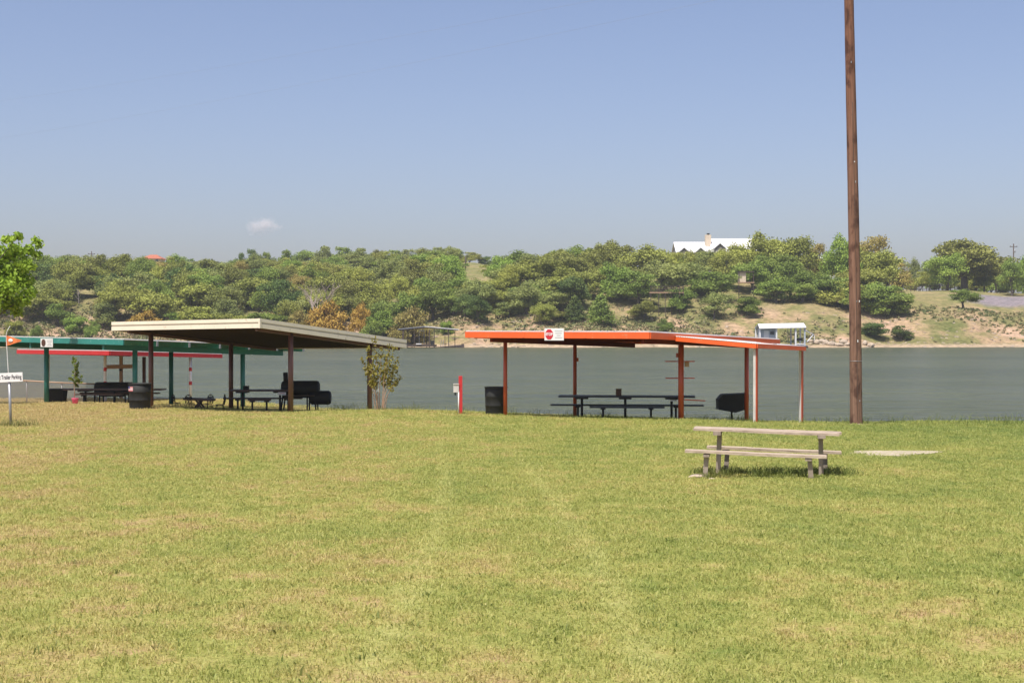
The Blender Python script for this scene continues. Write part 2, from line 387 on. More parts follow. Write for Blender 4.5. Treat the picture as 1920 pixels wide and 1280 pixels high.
M = dict(
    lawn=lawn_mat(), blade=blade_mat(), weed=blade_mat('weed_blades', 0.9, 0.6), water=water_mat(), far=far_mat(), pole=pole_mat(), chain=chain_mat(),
    leaf=leaf_mat('foliage'), leaf_near=leaf_mat('foliage_near', 0.35, 0.3),
    bark=wood('bark', (0.05, 0.04, 0.03), (0.11, 0.09, 0.07), (0.2, 0.17, 0.14), 'z', 3),
    pale_bark=wood('pale_bark', (0.22, 0.17, 0.13), (0.38, 0.31, 0.25), (0.52, 0.45, 0.38), 'z', 6),
    grey_twig=paint('grey_twigs', (0.24, 0.21, 0.19), 0.9, 0.3, 1.0),
    orange=paint('orange_paint', (0.78, 0.125, 0.028), 0.42, 0.12, 1.2, wear=(0.62, 0.2, 0.09), wear_amt=0.59),
    orange_shaded=paint('orange_shade_tone', (0.15, 0.03, 0.018), 0.9, 0.2, 2.0, spec=0.08),  # same orange darkened: shade under the roof is put into the colour
    orange_post=paint('orange_post_paint', (0.42, 0.068, 0.024), 0.42, 0.2, 2.0, (1, 1, 0.4), wear=(0.3, 0.1, 0.05), wear_amt=0.66),
    primer=paint('pale_primer', (0.6, 0.57, 0.53), 0.7, 0.25, 4, (1, 1, 0.4), wear=(0.5, 0.16, 0.08), wear_amt=0.66),
    sheet=paint('white_roof_sheet', (0.62, 0.61, 0.59), 0.45, 0.12, 1.5, wear=(0.42, 0.34, 0.28), wear_amt=0.7),
    rust_spot=paint('rusted_patch', (0.33, 0.1, 0.05), 0.8, 0.3, 5),
    cream=paint('cream_trim', (0.8, 0.73, 0.58), 0.45, 0.06, 1.0, wear=(0.6, 0.54, 0.42), wear_amt=0.6),
    cream_groove=paint('cream_groove', (0.5, 0.45, 0.36), 0.5, 0.08, 1.0),
    brown=paint('brown_paint', (0.13, 0.06, 0.045), 0.45, 0.2, 2, (1, 1, 0.4), wear=(0.26, 0.12, 0.1), wear_amt=0.64),
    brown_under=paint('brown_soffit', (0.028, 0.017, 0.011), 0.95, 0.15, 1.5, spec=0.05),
    teal=paint('teal_paint', (0.03, 0.23, 0.20), 0.4, 0.14, 1.5, wear=(0.12, 0.33, 0.3), wear_amt=0.59),
    teal_post=paint('teal_post_paint', (0.025, 0.17, 0.145), 0.4, 0.18, 2, (1, 1, 0.4), wear=(0.1, 0.26, 0.26), wear_amt=0.66),
    red=paint('red_paint', (0.5, 0.026, 0.03), 0.4, 0.12, 1.5, wear=(0.45, 0.08, 0.07), wear_amt=0.6),
    white=paint('white_paint', (0.72, 0.72, 0.71), 0.45, 0.08, 2),
    sign_white=paint('sign_white', (0.78, 0.78, 0.77), 0.35, 0.03, 2),
    grey_metal=paint('galvanised', (0.34, 0.35, 0.36), 0.45, 0.2, 6, metallic=0.4),
    black=paint('black_steel', (0.016, 0.016, 0.017), 0.7, 0.35, 5, wear=(0.06, 0.04, 0.03), wear_amt=0.66),
    bin=paint('black_plastic', (0.011, 0.012, 0.011), 0.75, 0.25, 4, wear=(0.035, 0.038, 0.034), wear_amt=0.6),
    tabledark=paint('dark_painted_plank', (0.03, 0.034, 0.05), 0.5, 0.3, 4, (0.2, 1, 1), wear=(0.06, 0.06, 0.07), wear_amt=0.62),
    tablebrown=paint('brown_painted_plank', (0.085, 0.05, 0.04), 0.55, 0.3, 4, (0.2, 1, 1)),
    plank=wood('weathered_plank', (0.16, 0.12, 0.085), (0.44, 0.345, 0.255), (0.62, 0.51, 0.4), 'x', 22, 0.9, 0.8),
    leg=wood('weathered_leg', (0.16, 0.125, 0.095), (0.3, 0.245, 0.19), (0.42, 0.35, 0.28), 'z', 16, 0.9, 0.6),
    lumber=wood('raw_lumber', (0.26, 0.15, 0.09), (0.42, 0.27, 0.18), (0.52, 0.36, 0.25), 'x', 9),
    brownbox=paint('brown_box', (0.09, 0.04, 0.025), 0.6, 0.25, 6),
    red_text=paint('sign_red', (0.55, 0.02, 0.04), 0.4, 0.04, 2),
    ink=paint('sign_ink', (0.03, 0.03, 0.05), 0.5, 0.1, 3),
    grey_ink=paint('sign_grey_ink', (0.42, 0.42, 0.43), 0.5, 0.1, 3),
    blue=paint('flag_blue', (0.03, 0.05, 0.22), 0.5, 0.1, 3),
    orangeflag=paint('orange_flag_cloth', (0.75, 0.2, 0.06), 0.7, 0.15, 8),
    pink=paint('pink_pot', (0.72, 0.09, 0.19), 0.45, 0.1, 8),
    stone=paint('limestone', (0.44, 0.36, 0.27), 0.9, 0.35, 3, bmp=0.8),
    slab=paint('bare_caliche', (0.46, 0.38, 0.3), 0.95, 0.35, 4, bmp=0.8, wear=(0.3, 0.3, 0.1), wear_amt=0.5),
    wall_grey=paint('grey_siding', (0.24, 0.22, 0.2), 0.8, 0.12, 0.6),
    wall_cream=paint('cream_masonry', (0.6, 0.5, 0.37), 0.8, 0.12, 0.6),
    roof_white=paint('white_metal_roof', (0.74, 0.73, 0.72), 0.4, 0.05, 0.2),
    tile=paint('terracotta_roof', (0.4, 0.13, 0.07), 0.8, 0.2, 0.6),
    glass=paint('window_glass', (0.05, 0.06, 0.07), 0.1, 0.1, 1),
    pale_blue=paint('pale_blue_siding', (0.42, 0.47, 0.52), 0.6, 0.08, 0.6),
    dark_wood=paint('dark_far_wood', (0.07, 0.05, 0.04), 0.85, 0.25, 1),
)

# ---------------------------------------------------------------- near shore
Y0X = [-60, -30, -16, -12.4, -10, -7, -4, 0, 5, 9, 20, 60]
Y0Y = [55, 54, 52, 49.6, 48, 46.5, 46.3, 44.4, 41.6, 39.6, 39.6, 41]
BY = [-40, 0, 6, 15, 24.3, 32, 40, 52, 80]
BZ = [-1.6, -1.6, -1.62, -2.03, -2.36, -2.5, -2.6, -2.64, -2.7]
EDX = [-60, -25, -14, -9, -4, 3, 8, 11, 16, 60]
EDY = [74, 72, 71, 63, 57, 54, 52, 47, 45, 46]
rg = np.random.default_rng(4)
_ph = rg.uniform(0, 6.28, (14, 2)); _fr = rg.uniform(0.12, 0.9, (14, 2)); _am = 0.012 / (0.4 + np.hypot(_fr[:, 0], _fr[:, 1]))
def bumps(x, y):
    z = 0.0
    for k in range(14):
        z = z + _am[k] * np.sin(_fr[k, 0] * x + _ph[k, 0]) * np.sin(_fr[k, 1] * y + _ph[k, 1])
    return z
def G(x, y):
    """height of the lawn"""
    x = np.asarray(x, float); y = np.asarray(y, float)
    z = np.interp(y, BY, BZ)
    e = 0.055 * np.maximum(0, y - np.interp(x, Y0X, Y0Y))
    z = z - np.minimum(e, 0.72)
    ed = y - np.interp(x, EDX, EDY)
    z = z - np.clip(ed, 0, 4) * 0.45
    return z + bumps(x, y)
def Gz(x, y): return float(G(x, y))
WATER = -3.5

def grid(name, xs, ys, zf, mat):
    X, Y = np.meshgrid(xs, ys); Z = zf(X, Y)
    nx, ny = len(xs), len(ys)
    V = np.stack([X, Y, Z], -1).reshape(-1, 3)
    i = np.arange(nx * ny).reshape(ny, nx)
    Fq = np.stack([i[:-1, :-1], i[:-1, 1:], i[1:, 1:], i[1:, :-1]], -1).reshape(-1, 4)
    return mesh_np(name, V, Fq, mat, True)
def mesh_np(name, V, Fq, mat, smooth=False, tint=None, link=True):
    me = bpy.data.meshes.new(name)
    k = Fq.shape[1]
    me.vertices.add(len(V)); me.vertices.foreach_set('co', np.asarray(V, np.float32).ravel())
    me.loops.add(Fq.size); me.loops.foreach_set('vertex_index', Fq.astype(np.int32).ravel())
    me.polygons.add(len(Fq)); me.polygons.foreach_set('loop_start', np.arange(0, Fq.size, k, dtype=np.int32))
    me.polygons.foreach_set('use_smooth', np.full(len(Fq), smooth))
    me.update(calc_edges=True); me.validate()
    if tint is not None:
        a = me.attributes.new('tint', 'FLOAT', 'FACE'); a.data.foreach_set('value', np.asarray(tint, np.float32))
    me.materials.append(mat)
    o = bpy.data.objects.new(name, me)
    if link: COL.objects.link(o)
    return o

o = grid('lawn', np.arange(-48, 48.1, 0.5), np.concatenate([np.arange(-30, 0, 3), np.arange(0, 88, 0.5)]), G, M['lawn'])
tag(o, 'wide mown lawn sloping gently down to the lake', 'lawn', kind='structure')

# far shore terrain: columns by bearing, rows by distance
TD = [250, 300, 306, 312, 325, 345, 370, 400, 450, 520, 650, 900, 1500, 4000]
TC = {
    -1400: [-6, -4.4, -3.3, -1.5, 1.5, 6.5, 11, 15, 17, 17, 15, 10, 4, 0],
    0:     [-6, -4.4, -3.2, -1.0, 2.0, 6.5, 11, 15, 17.5, 17.5, 15, 10, 4, 0],
    200:   [-6, -4.4, -3.2, -1.2, 2.0, 7.0, 11.5, 15, 17.2, 17.4, 15, 10, 4, 0],
    400:   [-6, -4.4, -3.3, -2.0, 0.6, 5.0, 9, 13, 16, 17.5, 16.5, 10, 4, 0],
    600:   [-6, -4.5, -3.4, -2.2, 0.2, 4.5, 9, 13, 17.5, 21, 20, 12, 4, 0],
    760:   [-6, -4.6, -3.5, -2.6, 0.0, 4.5, 9.5, 13.5, 18.5, 23, 22, 13, 4, 0],
    880:   [-6, -4.4, -3.2, -1.6, 2.0, 6.0, 10.5, 15, 20, 24.3, 24, 14, 4, 0],
    1000:  [-6, -4.4, -3.2, -1.4, 2.6, 7.6, 12.5, 15.5, 17, 18, 17, 11, 4, 0],
    1200:  [-6, -4.4, -3.2, -1.2, 2.8, 8.6, 12.6, 14.5, 15.5, 15.5, 14, 10, 4, 0],
    1400:  [-6, -4.4, -3.2, -1.4, 2.2, 7.6, 12.4, 14.6, 15.4, 15, 13, 9, 4, 0],
    1500:  [-6, -4.4, -3.2, -1.8, 1.4, 6.0, 10.8, 13, 14, 14, 12, 9, 4, 0],
    1600:  [-6, -4.4, -3.2, -2.0, 1.0, 5.6, 9.2, 11.5, 12.4, 12, 11, 8, 4, 0],
    1750:  [-6, -4.4, -3.3, -2.2, 0.8, 5.2, 8.6, 11, 11.8, 11.5, 10, 8, 4, 0],
    1920:  [-6, -4.4, -3.3, -2.4, 0.0, 4.2, 7.8, 10.4, 11.2, 11, 10, 8, 4, 0],
    3300:  [-6, -4.4, -3.3, -2.4, 0.0, 4.2, 7.8, 10.4, 11.2, 11, 10, 8, 4, 0],
}
TK = sorted(TC); TM = np.array([TC[k] for k in TK], float)
_ph2 = rg.uniform(0, 6.28, (16, 2)); _fr2 = rg.uniform(0.03, 0.32, (16, 2)); _am2 = 0.035 / (0.05 + np.hypot(_fr2[:, 0], _fr2[:, 1]))
def T(x, d):
    """height of the far shore"""
    x = np.asarray(x, float); d = np.asarray(d, float)
    px = 960 + x / d * F
    shift = 3.0 * np.sin(px * 0.011) + 2.0 * np.sin(px * 0.027 + 1) + 1.0 * np.sin(px * 0.06 + 2)   # wavy waterline
    dd = d - shift * np.clip((420 - d) / 100, 0, 1)
    i = np.clip(np.searchsorted(TK, px) - 1, 0, len(TK) - 2)
    k0 = np.array(TK)[i]; k1 = np.array(TK)[i + 1]
    t = np.clip((px - k0) / (k1 - k0), 0, 1); t = t * t * (3 - 2 * t)
    j = np.clip(np.searchsorted(TD, dd) - 1, 0, len(TD) - 2)
    d0 = np.array(TD)[j]; d1 = np.array(TD)[j + 1]; s = np.clip((dd - d0) / (d1 - d0), 0, 1)
    z0 = TM[i, j] * (1 - s) + TM[i, j + 1] * s
    z1 = TM[i + 1, j] * (1 - s) + TM[i + 1, j + 1] * s
    z = z0 * (1 - t) + z1 * t
    b = 0.0
    for k in range(16):
        b = b + _am2[k] * np.sin(_fr2[k, 0] * x + _ph2[k, 0]) * np.sin(_fr2[k, 1] * d + _ph2[k, 1])
    led = (0.55 * np.sin(2.3 * z + 0.05 * x) + 0.3 * np.sin(5.1 * z + 0.11 * x + 1)) * np.clip((z + 3.3) / 1.5, 0, 1) * np.clip((345 - d) / 12, 0, 1)
    led = led * (0.45 + 0.55 * np.sin(x * 0.19 + 0.7) * np.sin(x * 0.07))
    return z + led + b * np.clip((z + 3.2) / 3.0, 0, 1) * np.clip((900 - d) / 300, 0, 1)
def Tz(x, d): return float(T(x, d))

cols = np.concatenate([np.arange(-1400, -200, 60), np.arange(-200, 2160, 7), np.arange(2160, 3301, 60)])
rows = np.concatenate([np.array([250, 280, 295]), np.arange(298, 330, 1.3), np.arange(330, 420, 2.5), np.arange(420, 560, 8), np.array([600, 650, 720, 900, 1500, 4000])])
PX, DD = np.meshgrid(cols, rows); XX = (PX - 960) / F * DD; ZZ = T(XX, DD)
ii = np.arange(PX.size).reshape(PX.shape)
Fq = np.stack([ii[:-1, :-1], ii[:-1, 1:], ii[1:, 1:], ii[1:, :-1]], -1).reshape(-1, 4)
o = mesh_np('far_hillside', np.stack([XX, DD, ZZ], -1).reshape(-1, 3), Fq, M['far'], True)
tag(o, 'earth and grass hillside rising behind the far shore', 'hillside', kind='structure')

mb = MB(); mb.add([(-900, 36, WATER), (900, 36, WATER), (900, 330, WATER), (-900, 330, WATER)], [(0, 1, 2, 3)])
tag(mb.build('lake', M['water']), 'grey-green rippled lake between lawn and far hillside', 'lake', kind='structure')

# ---------------------------------------------------------------- picnic shelters
TH = R(35)
U = Vector((math.cos(TH), -math.sin(TH), 0)); V = Vector((math.sin(TH), math.cos(TH), 0)); ZV = Vector((0, 0, 1))

class Roof:
    """a tilted rectangle: a runs along the front edge, b runs back"""
    def __init__(s, corner, L, W, z_fl, z_fr, z_br):
        """corner = plan position of the front right corner"""
        s.L = L; s.W = W
        s.o = Vector((corner[0], corner[1], 0)) - U * L
        s.z0 = z_fl; s.ca = (z_fr - z_fl) / L; s.cb = (z_br - z_fr) / W
        s.ax = (U + ZV * s.ca).normalized(); s.ay = (V + ZV * s.cb).normalized(); s.az = s.ax.cross(s.ay).normalized()
    def pt(s, a, b, dz=0.0):
        p = s.o + U * a + V * b
        return Vector((p.x, p.y, s.z0 + s.ca * a + s.cb * b + dz))
    def at_px(s, px, b):
        """a along the front for a photo column at depth offset b"""
        k = (px - 960) / F
        q = s.o + V * b
        return (k * q.y - q.x) / (U.x - k * U.y)

def channel(rf, a0, b0, a1, b1, h, w, dz, mat, parent, name):
    mb = MB(); p = rf.pt(a0, b0, dz - h / 2); q = rf.pt(a1, b1, dz - h / 2)
    mb.bar(p, q, w, h)
    return mb.build(name, mat, parent)

def sheet_panels(rf, parent, mat, a0, a1, b0, b1, pitch, rib_h, crown, dz, panel_w=1.0):
    """trapezoid roof sheets; crown = share of the pitch that is raised"""
    n = max(1, round((a1 - a0) / panel_w)); pw = (a1 - a0) / n
    nr = max(1, round(pw / pitch)); pit = pw / nr
    for i in range(n):
        mb = MB(); s0 = a0 + i * pw
        prof = []
        for k in range(nr):
            x = s0 + k * pit; g = pit * (1 - crown) / 2; sl_ = min(0.02, g * 0.4)
            prof += [(x, 0), (x + g - sl_, 0), (x + g, rib_h), (x + pit - g, rib_h), (x + pit - g + sl_, 0)]
        prof.append((s0 + pw - 0.003, 0))
        top0 = [rf.pt(a, b0, dz + z) for a, z in prof]; top1 = [rf.pt(a, b1, dz + z) for a, z in prof]
        bot0 = [rf.pt(a, b0, dz - 0.006) for a, z in prof]; bot1 = [rf.pt(a, b1, dz - 0.006) for a, z in prof]
        m = len(prof); vs = top0 + top1 + bot0 + bot1; fs = []
        for k in range(m - 1):
            fs += [(k, k + 1, m + k + 1, m + k), (2 * m + k + 1, 2 * m + k, 3 * m + k, 3 * m + k + 1),
                   (2 * m + k, 2 * m + k + 1, k + 1, k), (m + k, m + k + 1, 3 * m + k + 1, 3 * m + k)]
        fs += [(0, m, 3 * m, 2 * m), (m - 1, 3 * m - 1, 4 * m - 1, 2 * m - 1)]
        mb.add(vs, fs); mb.build('roof_panel', mat, parent)

def post(rf, a, b, r, mat, parent, dz=-0.2, n=16, name='post', square=False):
    top = rf.pt(a, b, dz); g = Gz(top.x, top.y) - 0.15
    mb = MB()
    if square: mb.box((top.x, top.y, (top.z + g) / 2), (2 * r, 2 * r, top.z - g), (U, V, ZV))
    else: mb.tube([(top.x, top.y, g), (top.x, top.y, top.z)], r, n)
    return mb.build(name, mat, parent)

def base_of(rf, a, b):
    p = rf.pt(a, b); return (p.x, p.y, Gz(p.x, p.y))

# --- orange shelter with the lean-to
def orange_shelter():
    rf = Roof((3.92, 41.0), 6.55, 8.8, -0.03, -0.045, -0.30)
    t = thing('picnic_shelter', base_of(rf, 3.2, 4.4), 'orange metal picnic shelter with a small lean-to roof on its right', 'shelter', 'painted metal picnic shelters by the lake')
    sheet_panels(rf, t, M['sheet'], 0, rf.L, 0.0, rf.W, 0.265, 0.032, 0.8, 0.01)
    h = 0.185
    channel(rf, 0, 0, rf.L, 0, h, 0.05, 0, M['orange'], t, 'front_fascia')
    channel(rf, rf.L, 0.03, rf.L, rf.W - 0.03, h, 0.05, 0, M['orange'], t, 'side_fascia')
    channel(rf, 0, 0.03, 0, rf.W - 0.03, h, 0.05, 0, M['orange'], t, 'side_fascia')
    channel(rf, 0, rf.W, rf.L, rf.W, h, 0.05, 0, M['orange'], t, 'back_fascia')
    for b in (1.5, 3.0, 4.5, 6.0, 7.4):
        channel(rf, 0.06, b, rf.L - 0.06, b, 0.13, 0.06, -0.01, M['orange_shaded'], t, 'purlin')
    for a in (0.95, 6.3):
        channel(rf, a, 0.05, a, rf.W - 0.05, 0.17, 0.1, -0.145, M['orange_shaded'], t, 'beam')
    A = post(rf, 0.9, 1.3 - 0.43, 0.062, M['orange_post'], t, -0.3)
    B = post(rf, rf.at_px(1078, 4.83), 4.83, 0.062, M['orange_post'], t, -0.3)
    C = post(rf, rf.at_px(1277, 2.33), 2.33, 0.085, M['orange_post'], t, -0.3)
    D = post(rf, rf.at_px(1400, 6.79), 6.79, 0.07, M['orange_post'], t, -0.3)
    for a in (2.2, 4.4):
        q = rf.pt(a, -0.028, -h / 2); MB().box(q, (0.09, 0.008, h - 0.02), (rf.ax, V, ZV)).build('splice_plate', M['orange'], t)
    for b in (2.9, 5.8):
        q = rf.pt(rf.L + 0.028, b, -h / 2); MB().box(q, (0.008, 0.09, h - 0.02), (U, rf.ay, ZV)).build('splice_plate', M['orange'], t)
    # small junction box on the second post
    p = rf.pt(rf.at_px(1078, 4.83), 4.83)
    MB().box((p.x + 0.09, p.y, ZW(674, p.y)), (0.06, 0.09, 0.13)).build('junction_box', M['orange_post'], B)
    # shelves and boxes on the third post
    p = rf.pt(rf.at_px(1277, 2.33), 2.33); d = p.y
    for (x0, x1, yy) in ((1248, 1303, 677.5), (1249, 1303, 709)):
        MB().box(((XW(x0, d) + XW(x1, d)) / 2, d + 0.14, ZW(yy, d)), (XW(x1, d) - XW(x0, d), 0.2, 0.028)).build('shelf', M['orange_post'], C)
    MB().box((XW(1289, d), d + 0.14, ZW(683, d)), (0.125, 0.12, 0.15)).build('bird_box', M['lumber'], C)
    MB().box((XW(1271, d), d + 0.11, ZW(666, d)), (0.08, 0.08, 0.13)).build('junction_box', M['orange_post'], C)
    MB().bar((XW(1283, d), d + 0.05, ZW(749, d)), (XW(1322, d), d + 0.2, ZW(751.5, d)), 0.2, 0.03).build('side_shelf', M['orange_post'], C)
    # lean-to
    P0 = Vector((rf.pt(rf.L, 1.45).x, rf.pt(rf.L, 1.45).y, 0)) + U * 0.03
    z_in = ZW(632, P0.y)
    Lw, Lb = 2.6, 3.4
    lt = Roof((P0 + U * Lw).to_2d(), Lw, Lb, z_in, -0.385, -0.5)
    rt = bpy.data.objects.new('lean_to', None); COL.objects.link(rt); rt.parent = t
    rt.location = Vector(base_of(lt, Lw / 2, Lb / 2)) - Vector(t.location)
    # sheets run down to the right: fine corrugation along b
    mb_n = 3
    for i in range(mb_n):
        a0 = 0.02 + i * (Lw - 0.02) / mb_n; a1 = 0.02 + (i + 1) * (Lw - 0.02) / mb_n
        mb = MB(); n = 44; vs = []
        for k in range(n + 1):
            a = a0 + (a1 - a0 - 0.004) * k / n; z = 0.03 + 0.011 * math.sin(2 * math.pi * k / n * 11)
            vs += [lt.pt(a, -0.03, z), lt.pt(a, Lb + 0.03, z), lt.pt(a, -0.03, z - 0.006), lt.pt(a, Lb + 0.03, z - 0.006)]
        fs = []
        for k in range(n):
            c = 4 * k; e = c + 4
            fs += [(c, e, e + 1, c + 1), (c + 2, c + 3, e + 3, e + 2), (c, c + 2, e + 2, e), (c + 1, e + 1, e + 3, c + 3)]
        fs += [(0, 1, 3, 2), (4 * n, 4 * n + 2, 4 * n + 3, 4 * n + 1)]
        mb.add(vs, fs, True); mb.build('roof_panel', M['sheet'], rt)
    for (a, b, sx, sy) in ((1.75, 2.3, 0.36, 0.3), (2.35, 1.35, 0.4, 0.22)):
        q = lt.pt(a, b, 0.05); MB().box(q, (sx, sy, 0.012), (lt.ax, lt.ay, lt.az)).build('rust_patch', M['rust_spot'], rt)
    channel(lt, 0.03, 0, Lw, 0, 0.125, 0.05, 0.012, M['orange'], rt, 'front_fascia')
    channel(lt, Lw, 0.03, Lw, Lb, 0.115, 0.05, 0.012, M['orange'], rt, 'side_fascia')
    for b in (1.1, 2.2, 3.3): channel(lt, 0.05, b, Lw - 0.05, b, 0.09, 0.05, 0.0, M['orange_post'], rt, 'purlin')
    for (a, b) in ((Lw - 0.1, 0.12), (Lw - 0.1, Lb - 0.12)):
        top = lt.pt(a, b, -0.11); g = Gz(top.x, top.y) - 0.1; mb = MB()
        mb.box((top.x, top.y, (top.z + g) / 2), (0.075, 0.085, top.z - g), (U, V, ZV))
        mb.build('post', M['primer'], rt)
        c = Vector((top.x, top.y, (top.z + g) / 2)) + U * 0.056
        MB().box(c, (0.035, 0.08, top.z - g - 0.02), (U, V, ZV)).build('painted_face', M['orange_post'], rt)
    return rf, t
RF_O, T_O = orange_shelter()

# --- cream shelter
def cream_shelter():
    rf = Roof((-7.88, 45.0), 7.0, 7.22, 0.30, 0.383, -0.32)
    t = thing('picnic_shelter', base_of(rf, 3.5, 3.6), 'brown-posted picnic shelter with a thick cream-edged flat roof', 'shelter', 'painted metal picnic shelters by the lake')
    h = 0.295
    def fascia(a0, b0, a1, b1, out):
        f = channel(rf, a0, b0, a1, b1, 0.11, 0.05, 0, M['cream'], t, 'fascia_trim')
        channel(rf, a0, b0, a1, b1, 0.13, 0.05, -h + 0.13, M['cream'], t, 'fascia_trim')
        p = -out * 0.012
        mb = MB(); pa = rf.pt(a0, b0, -h / 2 - 0.0) + p; pb = rf.pt(a1, b1, -h / 2) + p
        mb.bar(pa, pb, 0.035, h - 0.03); mb.build('fascia_groove', M['cream_groove'], t)
    fascia(0, 0, rf.L, 0, -V); fascia(rf.L, 0.026, rf.L, rf.W - 0.026, U); fascia(0, 0.026, 0, rf.W - 0.026, -U); fascia(0, rf.W, rf.L, rf.W, V)
    # corner cap
    q = rf.pt(rf.L, 0, -h / 2)
    MB().box((q.x, q.y, q.z), (0.07, 0.07, h + 0.012), (U, V, ZV)).build('corner_cap', M['cream'], t)
    n = 8
    for i in range(n):
        a0 = 0.03 + i * (rf.L - 0.06) / n; a1 = 0.03 + (i + 1) * (rf.L - 0.06) / n - 0.006
        vs = [rf.pt(a, b, dz) for dz in (-0.06, -0.02) for a, b in ((a0, 0.03), (a1, 0.03), (a1, rf.W - 0.03), (a0, rf.W - 0.03))]
        MB().add(vs, [(3, 2, 1, 0), (4, 5, 6, 7), (0, 1, 5, 4), (1, 2, 6, 5), (2, 3, 7, 6), (3, 0, 4, 7)]).build('roof_panel', M['cream_groove'], t)
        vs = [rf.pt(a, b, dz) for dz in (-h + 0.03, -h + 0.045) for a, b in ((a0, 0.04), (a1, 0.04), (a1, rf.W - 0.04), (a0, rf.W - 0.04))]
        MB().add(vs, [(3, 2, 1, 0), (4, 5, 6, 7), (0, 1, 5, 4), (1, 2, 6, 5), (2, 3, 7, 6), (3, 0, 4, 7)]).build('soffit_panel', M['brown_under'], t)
    for a in (0.7, 6.75): channel(rf, a, 0.1, a, rf.W - 0.1, 0.1, 0.1, -h + 0.02, M['brown'], t, 'beam')
    for px, b in ((283, 1.1), (433, 4.84), (545, 1.64), (693, 5.52)):
        post(rf, rf.at_px(px, b), b, 0.085, M['brown'], t, -h - 0.02)
    return rf, t
RF_C, T_C = cream_shelter()

# --- green shelter
def green_shelter():
    rf = Roof((-14.16, 52.5), 8.7, 9.5, -0.22, -0.33, -0.68)
    t = thing('picnic_shelter', base_of(rf, 4.5, 4.7), 'teal green metal picnic shelter with staggered roof channels at the left', 'shelter', 'painted metal picnic shelters by the lake')
    sheet_panels(rf, t, M['sheet'], 0, rf.L, 0, rf.W, 0.225, 0.035, 0.82, 0.012)
    channel(rf, 0, 0, rf.L, 0, 0.19, 0.05, 0, M['teal'], t, 'front_fascia')
    for k in range(1, 7):
        b = k * rf.W / 6 - (0.03 if k == 6 else 0)
        pr = channel(rf, 0, b, rf.L - 0.02, b, 0.19, 0.06, 0.0, M['teal'], t, 'purlin')
        q = rf.pt(rf.L, b, -0.095)
        MB().box(q, (0.035, 0.075, 0.19), (U, V, ZV)).build('purlin_end', M['grey_metal'], pr)
    for a in (0.9, 3.2, 7.5):
        channel(rf, a, 0.05, a, rf.W - 0.05, 0.2, 0.1, -0.19, M['teal_post'], t, 'beam')
    for px, b in ((87, 0.8), (253, 1.5), (455, 7.15)):
        post(rf, rf.at_px(px, b), b, 0.095, M['teal_post'], t, -0.38)
    post(rf, 3.2, 7.15, 0.095, M['teal_post'], t, -0.38)
    return rf, t
RF_G, T_G = green_shelter()

# --- red shelter
def red_shelter():
    rf = Roof((XW(205, 66), 66.0), 6.8, 7.0, ZW(655.5, 69.9), ZW(658, 66), ZW(664, 71.7))
    t = thing('picnic_shelter', base_of(rf, 3.4, 3.5), 'low red metal picnic shelter furthest back behind the green shelter', 'shelter', 'painted metal picnic shelters by the lake')
    sheet_panels(rf, t, M['sheet'], 0, rf.L, 0, rf.W, 0.2, 0.03, 0.7, 0.012)
    channel(rf, 0, 0, rf.L, 0, 0.19, 0.05, 0, M['red'], t, 'front_fascia')
    channel(rf, rf.L, 0.03, rf.L, rf.W, 0.19, 0.05, 0, M['red'], t, 'side_fascia')
    channel(rf, 0, 0.03, 0, rf.W, 0.19, 0.05, 0, M['red'], t, 'side_fascia')
    for b in (2.3, 4.6, 6.9): channel(rf, 0.06, b, rf.L - 0.06, b, 0.15, 0.06, -0.01, M['red'], t, 'purlin')
    for px, b in ((197, 2.0), (357, 5.2)):
        p_ = post(rf, rf.at_px(px, b), b, 0.07, M['white'], t, -0.21)
        q = rf.pt(rf.at_px(px, b), b)
        for yy in (692, 718):
            MB().tube([(q.x, q.y, ZW(yy + 3.4, q.y)), (q.x, q.y, ZW(yy - 3.4, q.y))], 0.078, 14).build('red_band', M['red'], p_)
    post(rf, rf.at_px(270, 5.6), 5.6, 0.09, M['brown'], t, -0.21)
    post(rf, 0.8, 1.2, 0.07, M['white'], t, -0.21)
    return rf, t
RF_R, T_R = red_shelter()

# ---------------------------------------------------------------- writing
def text_mesh(txt, size, name, mat, parent, loc, xa, ya, depth=0.004, align='CENTER', bold=0.0, sx=1.0):
    """lettering as a solid mesh; xa, ya = world directions of the text's x and y"""
    cu = bpy.data.curves.new(name, 'FONT'); cu.body = txt; cu.size = size; cu.extrude = depth / 2
    cu.align_x = align; cu.align_y = 'CENTER'; cu.offset = bold
    tmp = bpy.data.objects.new('tmp_text', cu); COL.objects.link(tmp)
    dg = bpy.context.evaluated_depsgraph_get()
    me = bpy.data.meshes.new_from_object(tmp.evaluated_get(dg))
    bpy.data.objects.remove(tmp)
    xa = Vector(xa).normalized(); ya = Vector(ya).normalized(); za = xa.cross(ya)
    org = parent_origin(parent)
    for v in me.vertices:
        v.co = Vector(loc) + xa * v.co.x * sx + ya * v.co.y + za * v.co.z - org
    me.materials.clear(); me.materials.append(mat); me.name = name
    o = bpy.data.objects.new(name, me); COL.objects.link(o); o.parent = parent
    return o

